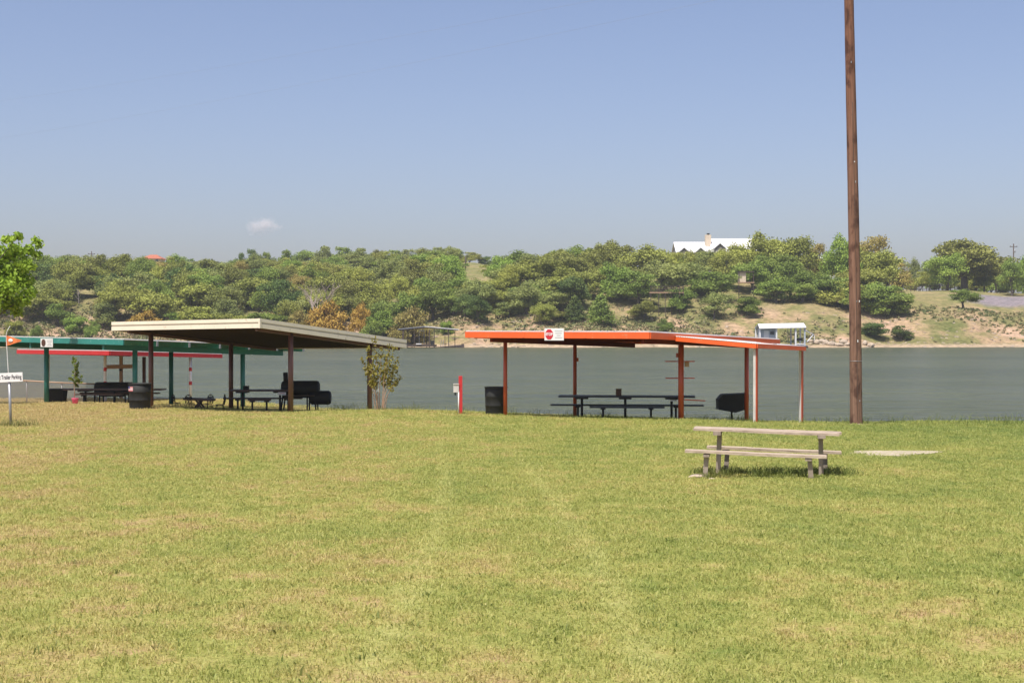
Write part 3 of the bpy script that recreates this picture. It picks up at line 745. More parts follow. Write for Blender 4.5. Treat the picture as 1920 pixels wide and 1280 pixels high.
def stop_sign(rf, px0, px1, py0, py1, name_label, small=False):
    a0 = rf.at_px(px0, -0.05); a1 = rf.at_px(px1, -0.05)
    c = rf.pt((a0 + a1) / 2, -0.045); z1 = ZW(py0, c.y); z0 = ZW(py1, c.y); c.z = (z0 + z1) / 2
    w = a1 - a0; h = z1 - z0
    t = thing('notice_sign', (c.x, c.y, z0), name_label, 'sign')
    MB().box(c, (w, 0.012, h), (U, V, ZV)).build('board', M['sign_white'], t)
    n_ = -V
    oc = c - U * w * 0.25 + n_ * 0.008
    r_ = min(h * 0.40, w * 0.215)
    poly = [oc + (U * math.cos(R(22.5 + 45 * k)) + ZV * math.sin(R(22.5 + 45 * k)) * 1.12) * r_ for k in range(8)]
    octo = MB().prism(poly, n_ * 0.005).build('red_octagon', M['red_text'] if not small else M['brownbox'], t)
    if not small:
        text_mesh('STOP', r_ * 0.78, 'stop_lettering', M['sign_white'], t, oc + n_ * 0.008, U, ZV, 0.003, bold=0.004, sx=0.92)
    for k in range(4):
        lw = (0.4, 0.34, 0.2, 0.38)[k] * w
        q = c + U * w * 0.235 + ZV * h * (0.27 - 0.18 * k) + n_ * 0.0085
        MB().box(q, (lw, 0.003, h * 0.055), (U, V, ZV)).build('text_line', M['grey_ink'], t)
    return t
stop_sign(RF_O, 1021, 1057, 615.3, 638, 'white notice board with a red stop octagon on the orange roof edge')
stop_sign(RF_G, 76, 99, 634.5, 650.5, 'small white notice board with dark emblem on the teal roof edge', True)

# ---------------------------------------------------------------- utility pole
def utility_pole():
    d = 40.0; b = P(1606, 796, d); b.z = Gz(b.x, b.y)
    t = thing('utility_pole', b, 'tall brown wooden utility pole standing at the water edge', 'pole')
    top = P(1589.5, -60, d); mb = MB(); n = 26; pts = []; rad = []
    r0, r1 = 0.174, 0.122
    low = Vector((b.x, b.y, b.z - 0.4))
    for i in range(n + 1):
        f = i / n; p = low.lerp(Vector((top.x, d, top.z + 1.2)), f)
        p.x += 0.02 * math.sin(f * 5); pts.append(p); rad.append((r0 + (r1 - r0) * f) * (1 + 0.012 * math.sin(i * 2.3)))
    mb.tube(pts, rad, 20); mb.build('shaft', M['pole'], t)
    rng = random.Random(3)
    for k in range(7):                     # old staples and nail tags
        f = rng.uniform(0.08, 0.9); i = int(f * n); p = pts[i]; an = R(rng.uniform(235, 305))
        q = p + Vector((math.cos(an), math.sin(an), 0)) * rad[i]
        MB().box(q, (0.022, 0.014, rng.uniform(0.03, 0.07))).build('metal_tag', M['sign_white'] if k % 2 else M['grey_metal'], t)
    gw = [p + Vector((0.02, -1, 0)).normalized() * (r0_ + 0.002) for p, r0_ in zip(pts[1:18], rad[1:18])]
    MB().tube(gw, 0.007, 6).build('crack_strip', M['dark_wood'], t)  # thin dark strip added to stand for the crack line down the pole
    # split line and band of wire near the foot
    i = 4; p = pts[i]
    ring = [p + Vector((math.cos(R(a)), math.sin(R(a)), 0.03 * math.sin(R(a)))) * (rad[i] + 0.003) for a in range(190, 351, 16)]
    MB().tube(ring, 0.006, 6).build('wire_wrap', M['grey_metal'], t)
    for k in range(5):
        an = R(200 + 35 * k); q = b + Vector((math.cos(an), math.sin(an), 0)) * 0.2
        MB().lathe((q.x, q.y, Gz(q.x, q.y) - 0.02), [(0.05, 0), (0.09, 0.03), (0.06, 0.07)], 7).build('footing_stone', M['stone'], t)
utility_pole()

# ---------------------------------------------------------------- picnic tables
def fg_table():
    d = 23.3; c = Vector((XW(1438, d), d, 0)); c.z = Gz(c.x, c.y) - 0.02
    t = thing('picnic_table', c, 'weathered bare wood picnic table alone on the open lawn', 'picnic table')
    ax = (Vector((math.cos(R(-11)), math.sin(R(-11)), 0)), Vector((-math.sin(R(-11)), math.cos(R(-11)), 0)), ZV)
    X, Y, Z = ax; X = X * 0.958
    rng = random.Random(8)
    def plank(name, parent, p, q, w, th, roll=0.0):
        """a plank with slightly uneven edges"""
        p = Vector(p); q = Vector(q); n = 14; dirv = (q - p).normalized(); side = Z.cross(dirv).normalized(); up = dirv.cross(side)
        vs = []; 
        for i in range(n + 1):
            f = i / n; m = p.lerp(q, f) + up * (0.003 * math.sin(f * 7 + rng.random()))
            wl_ = w / 2 + rng.uniform(-0.006, 0.006); wr_ = w / 2 + rng.uniform(-0.006, 0.006); t2 = th / 2 + rng.uniform(-0.003, 0.003)
            vs += [m - side * wl_ - up * t2, m + side * wr_ - up * t2, m + side * wr_ + up * t2, m - side * wl_ + up * t2]
        fs = [(3, 2, 1, 0), tuple(4 * n + k for k in (0, 1, 2, 3))]
        for i in range(n):
            for k in range(4):
                k2 = (k + 1) % 4; fs.append((4 * i + k, 4 * i + k2, 4 * i + 4 + k2, 4 * i + 4 + k))
        return MB().add(vs, fs).build(name, M['plank'], parent)
    # heights follow the photo: top slopes down slightly to the right
    zl, zr = 0.795, 0.737
    top = bpy.data.objects.new('tabletop', None); COL.objects.link(top); top.parent = t; top.location = (0, 0, 0.72)
    for k in range(4):
        y = -0.21 + 0.14 * k; x0 = -1.20 + rng.uniform(-0.03, 0.02); x1 = 1.17 + (0.06 if k > 1 else 0) + rng.uniform(-0.02, 0.02)
        plank('plank', top, c + X * x0 + Y * y + Z * (zl - 0.02), c + X * x1 + Y * y + Z * (zr - 0.02), 0.134, 0.037)
    for y, nm, hl, hr, xo in ((-0.66, 'bench_seat', 0.46, 0.40, -0.16), (0.66, 'bench_seat', 0.42, 0.36, 0.12)):
        plank(nm, t, c + X * (xo - 1.16) + Y * y + Z * hl, c + X * (xo + 1.13) + Y * y + Z * hr, 0.24, 0.042)
    def leg(x, y, h, tilt=0.0):
        q = c + X * x + Y * y; g = Gz(q.x, q.y) - 0.08
        MB().bar((q.x, q.y, g), (q.x + tilt, q.y, c.z + h), 0.075, 0.075, up=Y).build('leg', M['leg'], t)
    leg(-0.82, 0.0, 0.735, 0.03); leg(0.9, 0.0, 0.70, -0.01)
    for x in (-0.82, 0.9):
        MB().bar(c + X * x - Y * 0.33 + Z * (0.72 if x < 0 else 0.69), c + X * x + Y * 0.33 + Z * (0.72 if x < 0 else 0.69), 0.12, 0.06).build('crossbeam', M['leg'], t)
    for x in (-1.0, 0.73): leg(x, -0.66, 0.425 if x < 0 else 0.385, 0.03 if x < 0 else -0.03)
    for x in (-0.72, 0.98): leg(x, 0.66, 0.385 if x < 0 else 0.345, 0.03 if x < 0 else 0.0)
    for y in (-0.66, 0.66):
        for x in ((-0.95, 0.7) if y < 0 else (-0.7, 0.98)):
            MB().bar(c + X * (x - 0.02) + Y * (y - 0.11) + Z * (0.395 if y < 0 else 0.365) * (1 if x < 0 else 0.91), c + X * (x - 0.02) + Y * (y + 0.11) + Z * (0.395 if y < 0 else 0.365) * (1 if x < 0 else 0.91), 0.1, 0.04).build('seat_cleat', M['leg'], t)
fg_table()

def shelter_table(name_label, cx, d, w_top, w_b1, w_b2, mat, yaw, legs, h=0.76, depth=0.75, bench_off=0.62):
    """long picnic table on steel legs. w_* = (x0, x1) photo columns at their own depth"""
    X = Vector((math.cos(yaw), math.sin(yaw), 0)); Y = Vector((-math.sin(yaw), math.cos(yaw), 0))
    c = Vector((XW(cx, d), d, 0)); c.z = Gz(c.x, c.y)
    t = thing('picnic_table', c, name_label, 'picnic table', 'dark picnic tables under the shelters')
    tl = (w_top[1] - w_top[0]) / F * d
    xo = ((w_top[0] + w_top[1]) / 2 - cx) / F * d
    for k in range(4):
        y = (-0.375 + 0.25 * k) * depth + 0.0
        p = c + X * (xo - tl / 2) + Y * y + ZV * h; q = c + X * (xo + tl / 2) + Y * y + ZV * h
        MB().bar(p, q, depth / 4 - 0.01, 0.05).build('top_plank', mat, t)
    for sgn, wb in ((-1, w_b1), (1, w_b2)):
        dy = sgn * bench_off; dd_ = d + dy * math.cos(yaw)
        x0 = (wb[0] - cx) / F * dd_; x1 = (wb[1] - cx) / F * dd_
        p = c + X * x0 + Y * dy + ZV * 0.45; q = c + X * x1 + Y * dy + ZV * 0.45
        MB().bar(p, q, 0.26, 0.05).build('bench_seat', mat, t)
        for f in (0.18, 0.82):
            m = p.lerp(q, f); g = Gz(m.x, m.y) - 0.1
            MB().tube([(m.x, m.y, g), (m.x, m.y, m.z - 0.03)], 0.035, 8).build('leg', M['black'], t)
            MB().bar(m - Y * 0.12 - ZV * 0.05, m + Y * 0.12 - ZV * 0.05, 0.16, 0.045).build('seat_bracket', M['black'], t)
    for f in legs:
        m = c + X * (xo - tl / 2 + tl * f) + ZV * h; g = Gz(m.x, m.y) - 0.1
        MB().tube([(m.x, m.y, g), (m.x, m.y, m.z - 0.03)], 0.04, 10).build('leg', M['black'], t)
        MB().bar(m - Y * depth * 0.45 - ZV * 0.055, m + Y * depth * 0.45 - ZV * 0.055, 0.4, 0.05).build('top_bracket', M['black'], t)
    return t, c, X, Y

tO, cO, XO, YO = shelter_table('long dark blue picnic table under the orange shelter roof', 1176, 45.6, (1048, 1302), (1106, 1246), (1032, 1318), M['tabledark'], R(-5), (0.17, 0.49, 0.83))
tC, cC, XC, YC = shelter_table('brown topped picnic table under the cream shelter near its smoker', 492, 51.0, (432, 548), (470, 512), (415, 562), M['tablebrown'], R(2), (0.2, 0.8))
tG, cG, XG, YG = shelter_table('dark brown picnic table under the teal shelter behind the pink pot', 214, 56.0, (122, 308), (150, 240), (140, 290), M['tablebrown'], R(-3), (0.2, 0.5, 0.8), h=0.62)

def plate(label, px0, px1, py0, py1, d):
    c = P((px0 + px1) / 2, (py0 + py1) / 2, d); w = (px1 - px0) / F * d; h = (py1 - py0) / F * d
    t = thing('small_sign', (c.x, c.y, c.z - h / 2), label, 'sign')
    MB().box(c, (w, 0.012, h)).build('plate', M['sign_white'], t)
    for k in range(2):
        MB().box(c + Vector((0, -0.008, h * (0.18 - 0.36 * k))), (w * 0.7, 0.003, h * 0.12)).build('text_line', M['grey_ink'] if k else M['red_text'], t)
plate('small white plate on the dark blue table beneath the orange roof', 1256, 1270, 745.5, 752, cO.y - 0.42)
plate('small white plate on the brown table beneath the cream roof', 521.5, 536, 735, 740.5, cC.y - 0.42)

def canister(label, px, w, d, z_top_row, mat, on_z):
    c = Vector((XW(px, d), d, on_z)); h = ZW(z_top_row, d) - on_z; r_ = w / F * d / 2
    t = thing('table_box', c, label, 'box')
    MB().box(c + ZV * h * 0.5, (2 * r_, 2 * r_, h)).build('body', mat, t)
    MB().box(c + ZV * (h - 0.004), (2 * r_ + 0.012, 2 * r_ + 0.012, 0.02)).build('lid', mat, t)
canister('square brown box standing on the dark blue picnic table', 1160, 10, cO.y, 729, M['brownbox'], cO.z + 0.785)
canister('square black box standing on the cream shelter table', 461.5, 9.5, cC.y, 723.5, M['bin'], cC.z + 0.785)
canister('square black box standing on the teal shelter table', 167, 9, cG.y, 730, M['bin'], cG.z + 0.645)

# ---------------------------------------------------------------- bins
def drum(label, px, row, d, h, r_, sticker=False, slump=0.0):
    c = Vector((XW(px, d), d, 0)); c.z = Gz(c.x, c.y)
    t = thing('trash_drum', c, label, 'trash bin', 'black trash bins by the shelters')
    prof = [(r_ * 0.9, -0.03), (r_ * 0.92, 0.02), (r_ * 0.95, h * 0.33), (r_ * 0.975, h * 0.34), (r_ * 0.96, h * 0.36), (r_ * 0.97, h * 0.64), (r_ * 1.0, h * 0.655), (r_ * 0.985, h * 0.68), (r_ * 0.995, h * 0.96)]
    MB().lathe(c, prof, 28).build('body', M['bin'], t)
    MB().lathe(c, [(r_ * 1.0, h * 0.955), (r_ * 1.05, h * 0.965), (r_ * 1.05, h * 0.995), (r_ * 0.97, h), (r_ * 0.94, h * 0.9)], 28).build('rim', M['bin'], t)
    if sticker:
        s = bpy.data.objects.new('flag_sticker', None); COL.objects.link(s); s.parent = t
        def patch(nm, a0, a1, z0, z1, mat, off):
            vs = []; fs = []
            for k in range(6):
                a = R(a0 + (a1 - a0) * k / 5)
                for z in (z0, z1): vs.append(c + Vector((math.cos(a) * (r_ + off), math.sin(a) * (r_ + off), z)))
            for k in range(5): fs.append((2 * k, 2 * k + 2, 2 * k + 3, 2 * k + 1))
            MB().add(vs, fs).build(nm, mat, s)
        for k in range(7):
            patch('stripe', 205, 248, h * (0.70 + 0.025 * k), h * (0.7225 + 0.025 * k), M['red_text'] if k % 2 == 0 else M['sign_white'], 0.006)
        patch('canton', 205, 226, h * 0.80, h * 0.875, M['blue'], 0.009)
    return t
drum('black drum bin at the left post of the orange shelter', 930, 779, 45.5, 0.90, 0.355)
drum('black drum bin with a flag sticker by the cream shelter', 262, 762, 48.4, 0.86, 0.37, True)
def square_bin():
    d = 57.5; c = Vector((XW(107, d), d, 0)); c.z = Gz(c.x, c.y)
    t = thing('trash_cart', c, 'black flared trash cart beside the teal corner post', 'trash bin', 'black trash bins by the shelters')
    h = ZW(727, d) - c.z; MB().box(c + ZV * h * 0.45, (0.66, 0.62, h * 0.9), taper=0.82).build('body', M['bin'], t)
    MB().box(c + ZV * (h * 0.92), (0.72, 0.68, 0.05)).build('lid', M['bin'], t)
    MB().bar(c + Vector((-0.25, 0.36, h * 0.86)), c + Vector((0.25, 0.36, h * 0.86)), 0.03, 0.03).build('handle', M['black'], t)
    for sx in (-1, 1): MB().tube([c + Vector((sx * 0.27, 0.2, 0.1)), c + Vector((sx * 0.33, 0.2, 0.1))], 0.1, 14).build('wheel', M['black'], t)
square_bin()

# ---------------------------------------------------------------- grills and smokers
def park_grill():
    d = 47.6; c = Vector((XW(1372, d), d, 0)); c.z = Gz(c.x, c.y)
    t = thing('charcoal_grill', c, 'black box charcoal grill on a single post by the orange shelter', 'grill')
    MB().tube([(c.x, c.y, c.z - 0.1), (c.x, c.y, ZW(768, d))], 0.032, 10).build('post', M['black'], t)
    pf = [(1345, 767), (1344.5, 748), (1353, 738.5), (1398, 736.5), (1402, 740), (1401, 765), (1377, 772.5)]
    poly = [P(x, y, d) + Vector((0, -0.28, 0)) for x, y in pf]
    MB().prism(poly, (0, 0.56, 0)).build('firebox', M['black'], t)
    MB().bar(P(1344, 766, d) + Vector((0, -0.28, 0)), P(1344, 766, d) + Vector((0, 0.28, 0)), 0.03, 0.03).build('handle', M['grey_metal'], t)
    MB().box(P(1373, 738, d) + Vector((0, -0.285, -0.12)), (0.8, 0.02, 0.02)).build('lid_seam', M['black'], t)
park_grill()

def smoker(label, d, x0, x1, y0, y1, fx0, fx1, fy0, fy1, chim, legs):
    cx = (x0 + x1) / 2; c = Vector((XW(cx, d), d, 0)); c.z = Gz(c.x, c.y)
    t = thing('barrel_smoker', c, label, 'smoker')
    r_ = (y1 - y0) / F * d / 2; zc = ZW((y0 + y1) / 2, d)
    a = Vector((XW(x0, d), d, zc)); b = Vector((XW(x1, d), d, zc))
    ex = Vector((r_ * 0.3, 0, 0))
    MB().tube([a, a + ex * 0.3, a + ex, b - ex, b - ex * 0.3, b], [r_ * 0.72, r_ * 0.9, r_, r_, r_ * 0.9, r_ * 0.72], 24).build('barrel', M['black'], t)
    MB().bar(a + Vector((0.1, -r_ * 0.98, 0.02)), b + Vector((-0.1, -r_ * 0.98, 0.02)), 0.03, 0.03).build('lid_handle', M['black'], t)
    MB().box(Vector(((a.x + b.x) / 2, d - r_ * 0.9, zc - r_ * 0.85)), (abs(b.x - a.x) * 0.8, 0.3, 0.03)).build('front_shelf', M['tablebrown'], t)
    if fx1 > fx0:
        rz = (fy1 - fy0) / F * d / 2; fz = ZW((fy0 + fy1) / 2, d)
        p = Vector((XW(fx0, d), d - 0.1, fz)); q = Vector((XW(fx1, d), d - 0.1, fz)); e2 = Vector((0.06, 0, 0))
        MB().tube([p, p + e2, q - e2, q], [rz * 0.8, rz, rz, rz * 0.8], 20).build('firebox', M['black'], t)
    if chim:
        MB().tube([P(chim[0], y0 + 6, d), P(chim[0] - 1, chim[1], d)], 0.085, 12).build('chimney', M['black'], t)
    for lx, sp in legs:
        for dy in (-0.28, 0.28):
            q = Vector((XW(lx, d), d + dy, 0))
            MB().bar((q.x + sp, q.y, Gz(q.x, q.y) - 0.06), (q.x, q.y, zc - r_ * 0.6), 0.05, 0.05).build('leg', M['black'], t)
    MB().bar((XW(legs[0][0], d), d - 0.28, zc - r_ * 1.05), (XW(legs[-1][0], d), d - 0.28, zc - r_ * 1.05), 0.05, 0.05).build('leg_brace', M['black'], t)
smoker('large black barrel smoker with offset firebox beside the cream shelter', 51.8, 528, 599, 713.5, 743, 582, 621, 732, 758, (536, 698), ((533, -0.08), (578, 0.0), (592, 0.05)))
smoker('long black barrel smoker behind the teal shelter table', 60.0, 178, 250, 716, 741, 1, 0, 0, 0, None, ((190, 0), (238, 0)))

# ---------------------------------------------------------------- meter post
def meter_post():
    d = 45.0; c = Vector((XW(863.5, d), d, 0)); c.z = Gz(c.x, c.y)
    t = thing('meter_post', c, 'red square post with a pale electric box and white conduit', 'post')
    zt = ZW(704.5, d)
    MB().box((c.x, c.y, (zt + c.z - 0.1) / 2), (0.115, 0.115, zt - c.z + 0.1)).build('post', M['red'], t)
    bx = Vector((XW(855.5, d), d - 0.03, ZW(727, d)))
    b = MB().box(bx, (0.17, 0.13, 0.27)).build('electric_box', M['primer'], t)
    MB().box(bx + Vector((0, -0.07, 0.125)), (0.18, 0.03, 0.03)).build('cover_lip', M['primer'], b)
    MB().box(bx + Vector((-0.03, 0, -0.185)), (0.05, 0.05, 0.08)).build('outlet', M['black'], b)
    MB().tube([(XW(860, d), d - 0.075, c.z - 0.05), (XW(860, d), d - 0.075, ZW(733, d))], 0.02, 8).build('conduit', M['white'], t)
meter_post()

# ---------------------------------------------------------------- parking sign with flag
def parking_sign():
    d = 38.6; c = Vector((XW(20.5, d), d, 0)); c.z = Gz(c.x, c.y)
    t = thing('parking_sign', c, 'white trailer parking board on a grey pipe with orange flag above', 'sign')
    top = P(17, 712, d)
    MB().tube([(c.x, c.y, c.z - 0.2), (top.x, top.y, top.z)], 0.036, 12).build('pipe', M['grey_metal'], t)
    xa = Vector((1, 0, 0.045)).normalized(); ya = Vector((-0.045, 0, 1)).normalized()
    # board runs on out of frame to the left
    r_ = P(43.5, 706, d); w = 1.78; h = 0.245
    bc = r_ - xa * w / 2; bc.y = d - 0.05
    MB().box(bc, (w, 0.02, h), (xa, Vector((0, 1, 0)), ya)).build('board', M['sign_white'], t)
    text_mesh('Boat Trailer Parking', 0.16, 'lettering', M['ink'], t, Vector((r_.x - 0.03, d - 0.063, r_.z + 0.0)) , xa, ya, 0.004, 'RIGHT', 0.002, 0.56)
    whip = [P(17, 712, d), P(15.5, 690, d), P(13.2, 650, d), P(12, 628, d), P(14, 620, d), P(19.5, 611, d)]
    MB().tube([p + Vector((0, -0.02, 0)) for p in whip], [0.014, 0.012, 0.010, 0.009, 0.008, 0.006], 8).build('whip_pole', M['white'], t)
    # flag cloth, gently rippled
    mb = MB(); n = 10; vs = []
    for i in range(n + 1):
        f = i / n; x = 12 + 28 * f; yt = 628.5 + 8.5 * f; yb = 648.5 - 8.5 * f
        off = 0.035 * math.sin(f * 7.0)
        vs += [P(x, yt, d) + Vector((0, -0.03 + off, 0)), P(x, yb, d) + Vector((0, -0.03 + off, 0))]
    mb.add(vs, [(2 * i, 2 * i + 1, 2 * i + 3, 2 * i + 2) for i in range(n)], True)
    fl = mb.build('pennant', M['orangeflag'], t)
    e = [P(20.5, 638, d) + Vector((4.6 / F * d * math.cos(a), -0.045 + 0.03 * math.sin((8 + 4.6 * math.cos(a)) / 28 * 7), 3.0 / F * d * math.sin(a))) for a in [2 * math.pi * k / 16 for k in range(16)]]
    MB().prism(e, (0, -0.004, 0)).build('pale_oval', M['sign_white'], fl)
parking_sign()

# ---------------------------------------------------------------- fence
def fence():
    d = 62.0; x0, x1 = -30.0, XW(181, d)
    c = Vector((x1, d, Gz(x1, d)))
    t = thing('chain_link_fence', c, 'low rusty chain link fence at the lake edge, left side', 'fence')
    def top(x):
        px = 960 + x / d * F; return ZW(np.interp(px, [-400, 0, 50, 90, 181], [711, 713.5, 713.5, 716.5, 719.5]), d)
    xs = list(np.linspace(x0, x1, 9))
    pts = [(x, d, top(x)) for x in xs]
    MB().tube(pts, 0.028, 8).build('top_rail', M['lumber'], t)
    for x in xs[::1]:
        MB().tube([(x, d + 0.05, Gz(x, d) - 0.2), (x, d + 0.05, top(x) + (0.06 if x == xs[-1] else 0.0))], 0.03, 8).build('post', M['grey_metal'], t)
    for i in range(len(xs) - 1):
        a, b = xs[i], xs[i + 1]
        MB().add([(a, d - 0.03, Gz(a, d)), (b, d - 0.03, Gz(b, d)), (b, d - 0.03, top(b) - 0.02), (a, d - 0.03, top(a) - 0.02)], [(0, 1, 2, 3)]).build('mesh_panel', M['chain'], t)
fence()

def timber_cross():
    d = 73.0; c = Vector((XW(227, d), d, 0)); c.z = Gz(c.x, c.y)
    t = thing('timber_frame', c, 'raw timber post with a crossbeam behind the red shelter', 'timber frame')
    MB().box((c.x, c.y, (ZW(664, d) + c.z - 0.2) / 2), (0.15, 0.15, ZW(664, d) - c.z + 0.2)).build('post', M['lumber'], t)
    MB().bar((XW(200, d), d - 0.12, ZW(687.5, d)), (XW(249, d), d - 0.12, ZW(686.5, d)), 0.1, 0.2).build('crossbeam', M['lumber'], t)
    MB().box((c.x, d - 0.12, ZW(693, d)), (0.13, 0.06, 0.09)).build('bracket', M['black'], t)
timber_cross()

# ---------------------------------------------------------------- bistro set
def bistro():
    d = 50.2; c = Vector((XW(373, d), d, 0)); c.z = Gz(c.x, c.y)
    t = thing('bistro_table', c, 'low dark bistro table with crossed legs beside iron chairs', 'table')
    zt = ZW(748, d)
    MB().bar((XW(346, d), d, zt + 0.02), (XW(401, d), d, zt - 0.03), 0.6, 0.07).build('tabletop', M['tablebrown'], t)
    for dy in (-0.2, 0.2):
        MB().bar((XW(364, d), d + dy, c.z - 0.03), (XW(379, d), d + dy, zt), 0.06, 0.06).build('leg', M['tablebrown'], t)
        MB().bar((XW(383, d), d + dy + 0.05, c.z - 0.03), (XW(368, d), d + dy + 0.05, zt), 0.06, 0.06).build('leg', M['tablebrown'], t)
    def chair(loc, label, yaw):
        k = thing('iron_chair', (0, 0, 0), label, 'chair', 'ornate iron chairs round the bistro table')
        pts = []
        for i in range(17):
            a = math.pi * i / 16; pts.append((0.2 * math.cos(a), 0.2 + 0.03, 0.52 + 0.24 * math.sin(a)))
        pts = [(0.17, 0.18, 0.30)] + pts + [(-0.17, 0.18, 0.30)]
        MB().tube(pts, 0.024, 6).build('back_frame', M['black'], k)
        for sx in (-1, 1):
            sp = []
            for i in range(22):
                a = i * 0.5; r_ = 0.085 * (1 - i / 28); sp.append((sx * (0.085 + r_ * math.cos(a)), 0.215, 0.58 + r_ * math.sin(a)))
            MB().tube(sp, 0.017, 5).build('scroll', M['black'], k)
            sp = [(sx * (0.08 + 0.06 * math.cos(i * 0.6)), 0.205, 0.41 + 0.06 * math.sin(i * 0.6)) for i in range(11)]
            MB().tube(sp, 0.017, 5).build('scroll', M['black'], k)
        MB().tube([(0, 0.21, 0.3), (0, 0.23, 0.75)], 0.012, 6).build('back_bar', M['black'], k)
        MB().lathe((0, 0, 0.28), [(0.2, 0), (0.22, 0.015), (0.2, 0.035)], 18).build('seat', M['black'], k)
        for sx in (-1, 1):
            for sy in (-1, 1):
                MB().tube([(sx * 0.14, sy * 0.14, 0.29), (sx * 0.17, sy * 0.17, 0.15), (sx * 0.2, sy * 0.2, -0.03)], 0.014, 6).build('leg', M['black'], k)
        return k
    base = None
    for px, dd_, yaw, lab in ((331, 50.2, R(75), 'iron scroll chair furthest left at the bistro table'), (357, 49.8, R(165), 'iron scroll chair in front of the bistro table'),
                             (389, 50.9, R(-30), 'iron scroll chair behind the right end of the bistro table'), (412, 50.1, R(-70), 'iron scroll chair furthest right at the bistro table')):
        if base is None: base = chair(None, lab, 0); k = base
        else: k = copy_tree(base); k['label'] = lab
        x = XW(px, dd_); k.location = (x, dd_, Gz(x, dd_)); k.rotation_euler = (0, 0, yaw)
        s_ = (ZW(739, dd_) - k.location.z) / 0.78; k.scale = (s_, s_, s_)
bistro()

# ---------------------------------------------------------------- stones and the bare patch
def rock_mesh(seed, sx, sy, sz, n=3):
    import bmesh
    bm = bmesh.new(); bmesh.ops.create_icosphere(bm, subdivisions=n, radius=1.0)
    r_ = random.Random(seed); ph = [Vector((r_.uniform(-1, 1), r_.uniform(-1, 1), r_.uniform(-1, 1))) * r_.uniform(1.5, 5) for _ in range(8)]
    for v in bm.verts:
        k = 1 + 0.09 * sum(math.sin(p.dot(v.co) + i) for i, p in enumerate(ph)) / 1.5
        v.co = Vector((v.co.x * sx * k, v.co.y * sy * k, max(v.co.z, -0.35) * sz * k))
    me = bpy.data.meshes.new('rock'); bm.to_mesh(me); bm.free(); me.materials.append(M['stone']); return me
for px, py, s_, lab in ((1308, 899, (0.15, 0.11, 0.045), 'pitted pale stone lying left of the lawn picnic table'), (1335, 905, (0.05, 0.04, 0.025), 'small pebble right of the pitted stone by the table')):
    d = 24.3 * (887 - 620) / (py - 620); d = -2.37 * F / (HZ - py)
    me = rock_mesh(px, *s_); o = bpy.data.objects.new('stone', me); COL.objects.link(o)
    x = XW(px, d); o.location = (x, d, Gz(x, d) + s_[2] * 0.25); tag(o, lab, 'stone')

def bare_patch():
    d = 28.6; cx = XW(1676, d); mb = MB(); r_ = random.Random(5); n = 40
    rad = [1 + 0.22 * math.sin(3 * a + 1) + 0.12 * math.sin(7 * a) + r_.uniform(-0.07, 0.07) for a in [2 * math.pi * k / n for k in range(n)]]
    vs = [(cx, d, Gz(cx, d) + 0.03)]
    for ring, zo in ((0.5, 0.03), (1.0, 0.008)):
        for k in range(n):
            a = 2 * math.pi * k / n; x = cx + 0.82 * ring * rad[k] * math.cos(a); y = d + 0.75 * ring * rad[k] * math.sin(a); vs.append((x, y, Gz(x, y) + zo))
    fs = []
    for k in range(n):
        k2 = (k + 1) % n; fs += [(0, 1 + k, 1 + k2), (1 + k, 1 + n + k, 1 + n + k2, 1 + k2)]
    mb.add(vs, fs, True)
    tag(mb.build('bare_ground', M['slab']), 'pale bare earth patch in the lawn right of the table', 'bare ground', kind='structure')
bare_patch()

# ---------------------------------------------------------------- foliage
def leaves_np(seed, lobes, leaf, aspect=1.0, spread=1.0, down=-0.6, hexa=False, upright=0.0, fill=0.22):
    """leaf faces over lobes [(centre, radii, count)]; returns V, F, tint"""
    g = np.random.default_rng(seed); Vs = []; Ts = []
    for c, rad, cnt in lobes:
        n = int(cnt)
        dv = g.normal(size=(n * 3, 3)); dv /= np.linalg.norm(dv, axis=1)[:, None]
        dv = dv[dv[:, 2] > down][:n]; n = len(dv)
        rr = g.uniform(fill, 1.06, n)[:, None]
        cen = np.array(c) + dv * np.array(rad) * rr
        nor = dv + g.normal(size=(n, 3)) * spread; nor[:, 2] += 0.25
        nor /= np.linalg.norm(nor, axis=1)[:, None]
        ref = g.normal(size=(n, 3)); ref[:, 2] += upright * 3
        t1 = ref - (ref * nor).sum(1)[:, None] * nor; t1 /= np.linalg.norm(t1, axis=1)[:, None]
        t2 = np.cross(nor, t1)
        s = leaf * g.uniform(0.6, 1.35, n)[:, None]
        a = t1 * s * aspect; b = t2 * s
        if hexa:
            q = np.stack([cen - a, cen - a * 0.35 - b * 0.62, cen + a * 0.3 - b * 0.5, cen + a, cen + a * 0.3 + b * 0.5, cen - a * 0.35 + b * 0.62], 1)
        else:
            q = np.stack([cen - a * 0.9, cen - b * 0.75, cen + a, cen + b * 0.75], 1)
        Vs.append(q)
        Ts.append(np.clip(g.normal(0.5, 0.17, n) + g.normal(0, 0.17), 0, 1))
    V_ = np.concatenate(Vs); k = V_.shape[1]; n = len(V_)
    return V_.reshape(-1, 3), np.arange(n * k).reshape(n, k), np.concatenate(Ts)

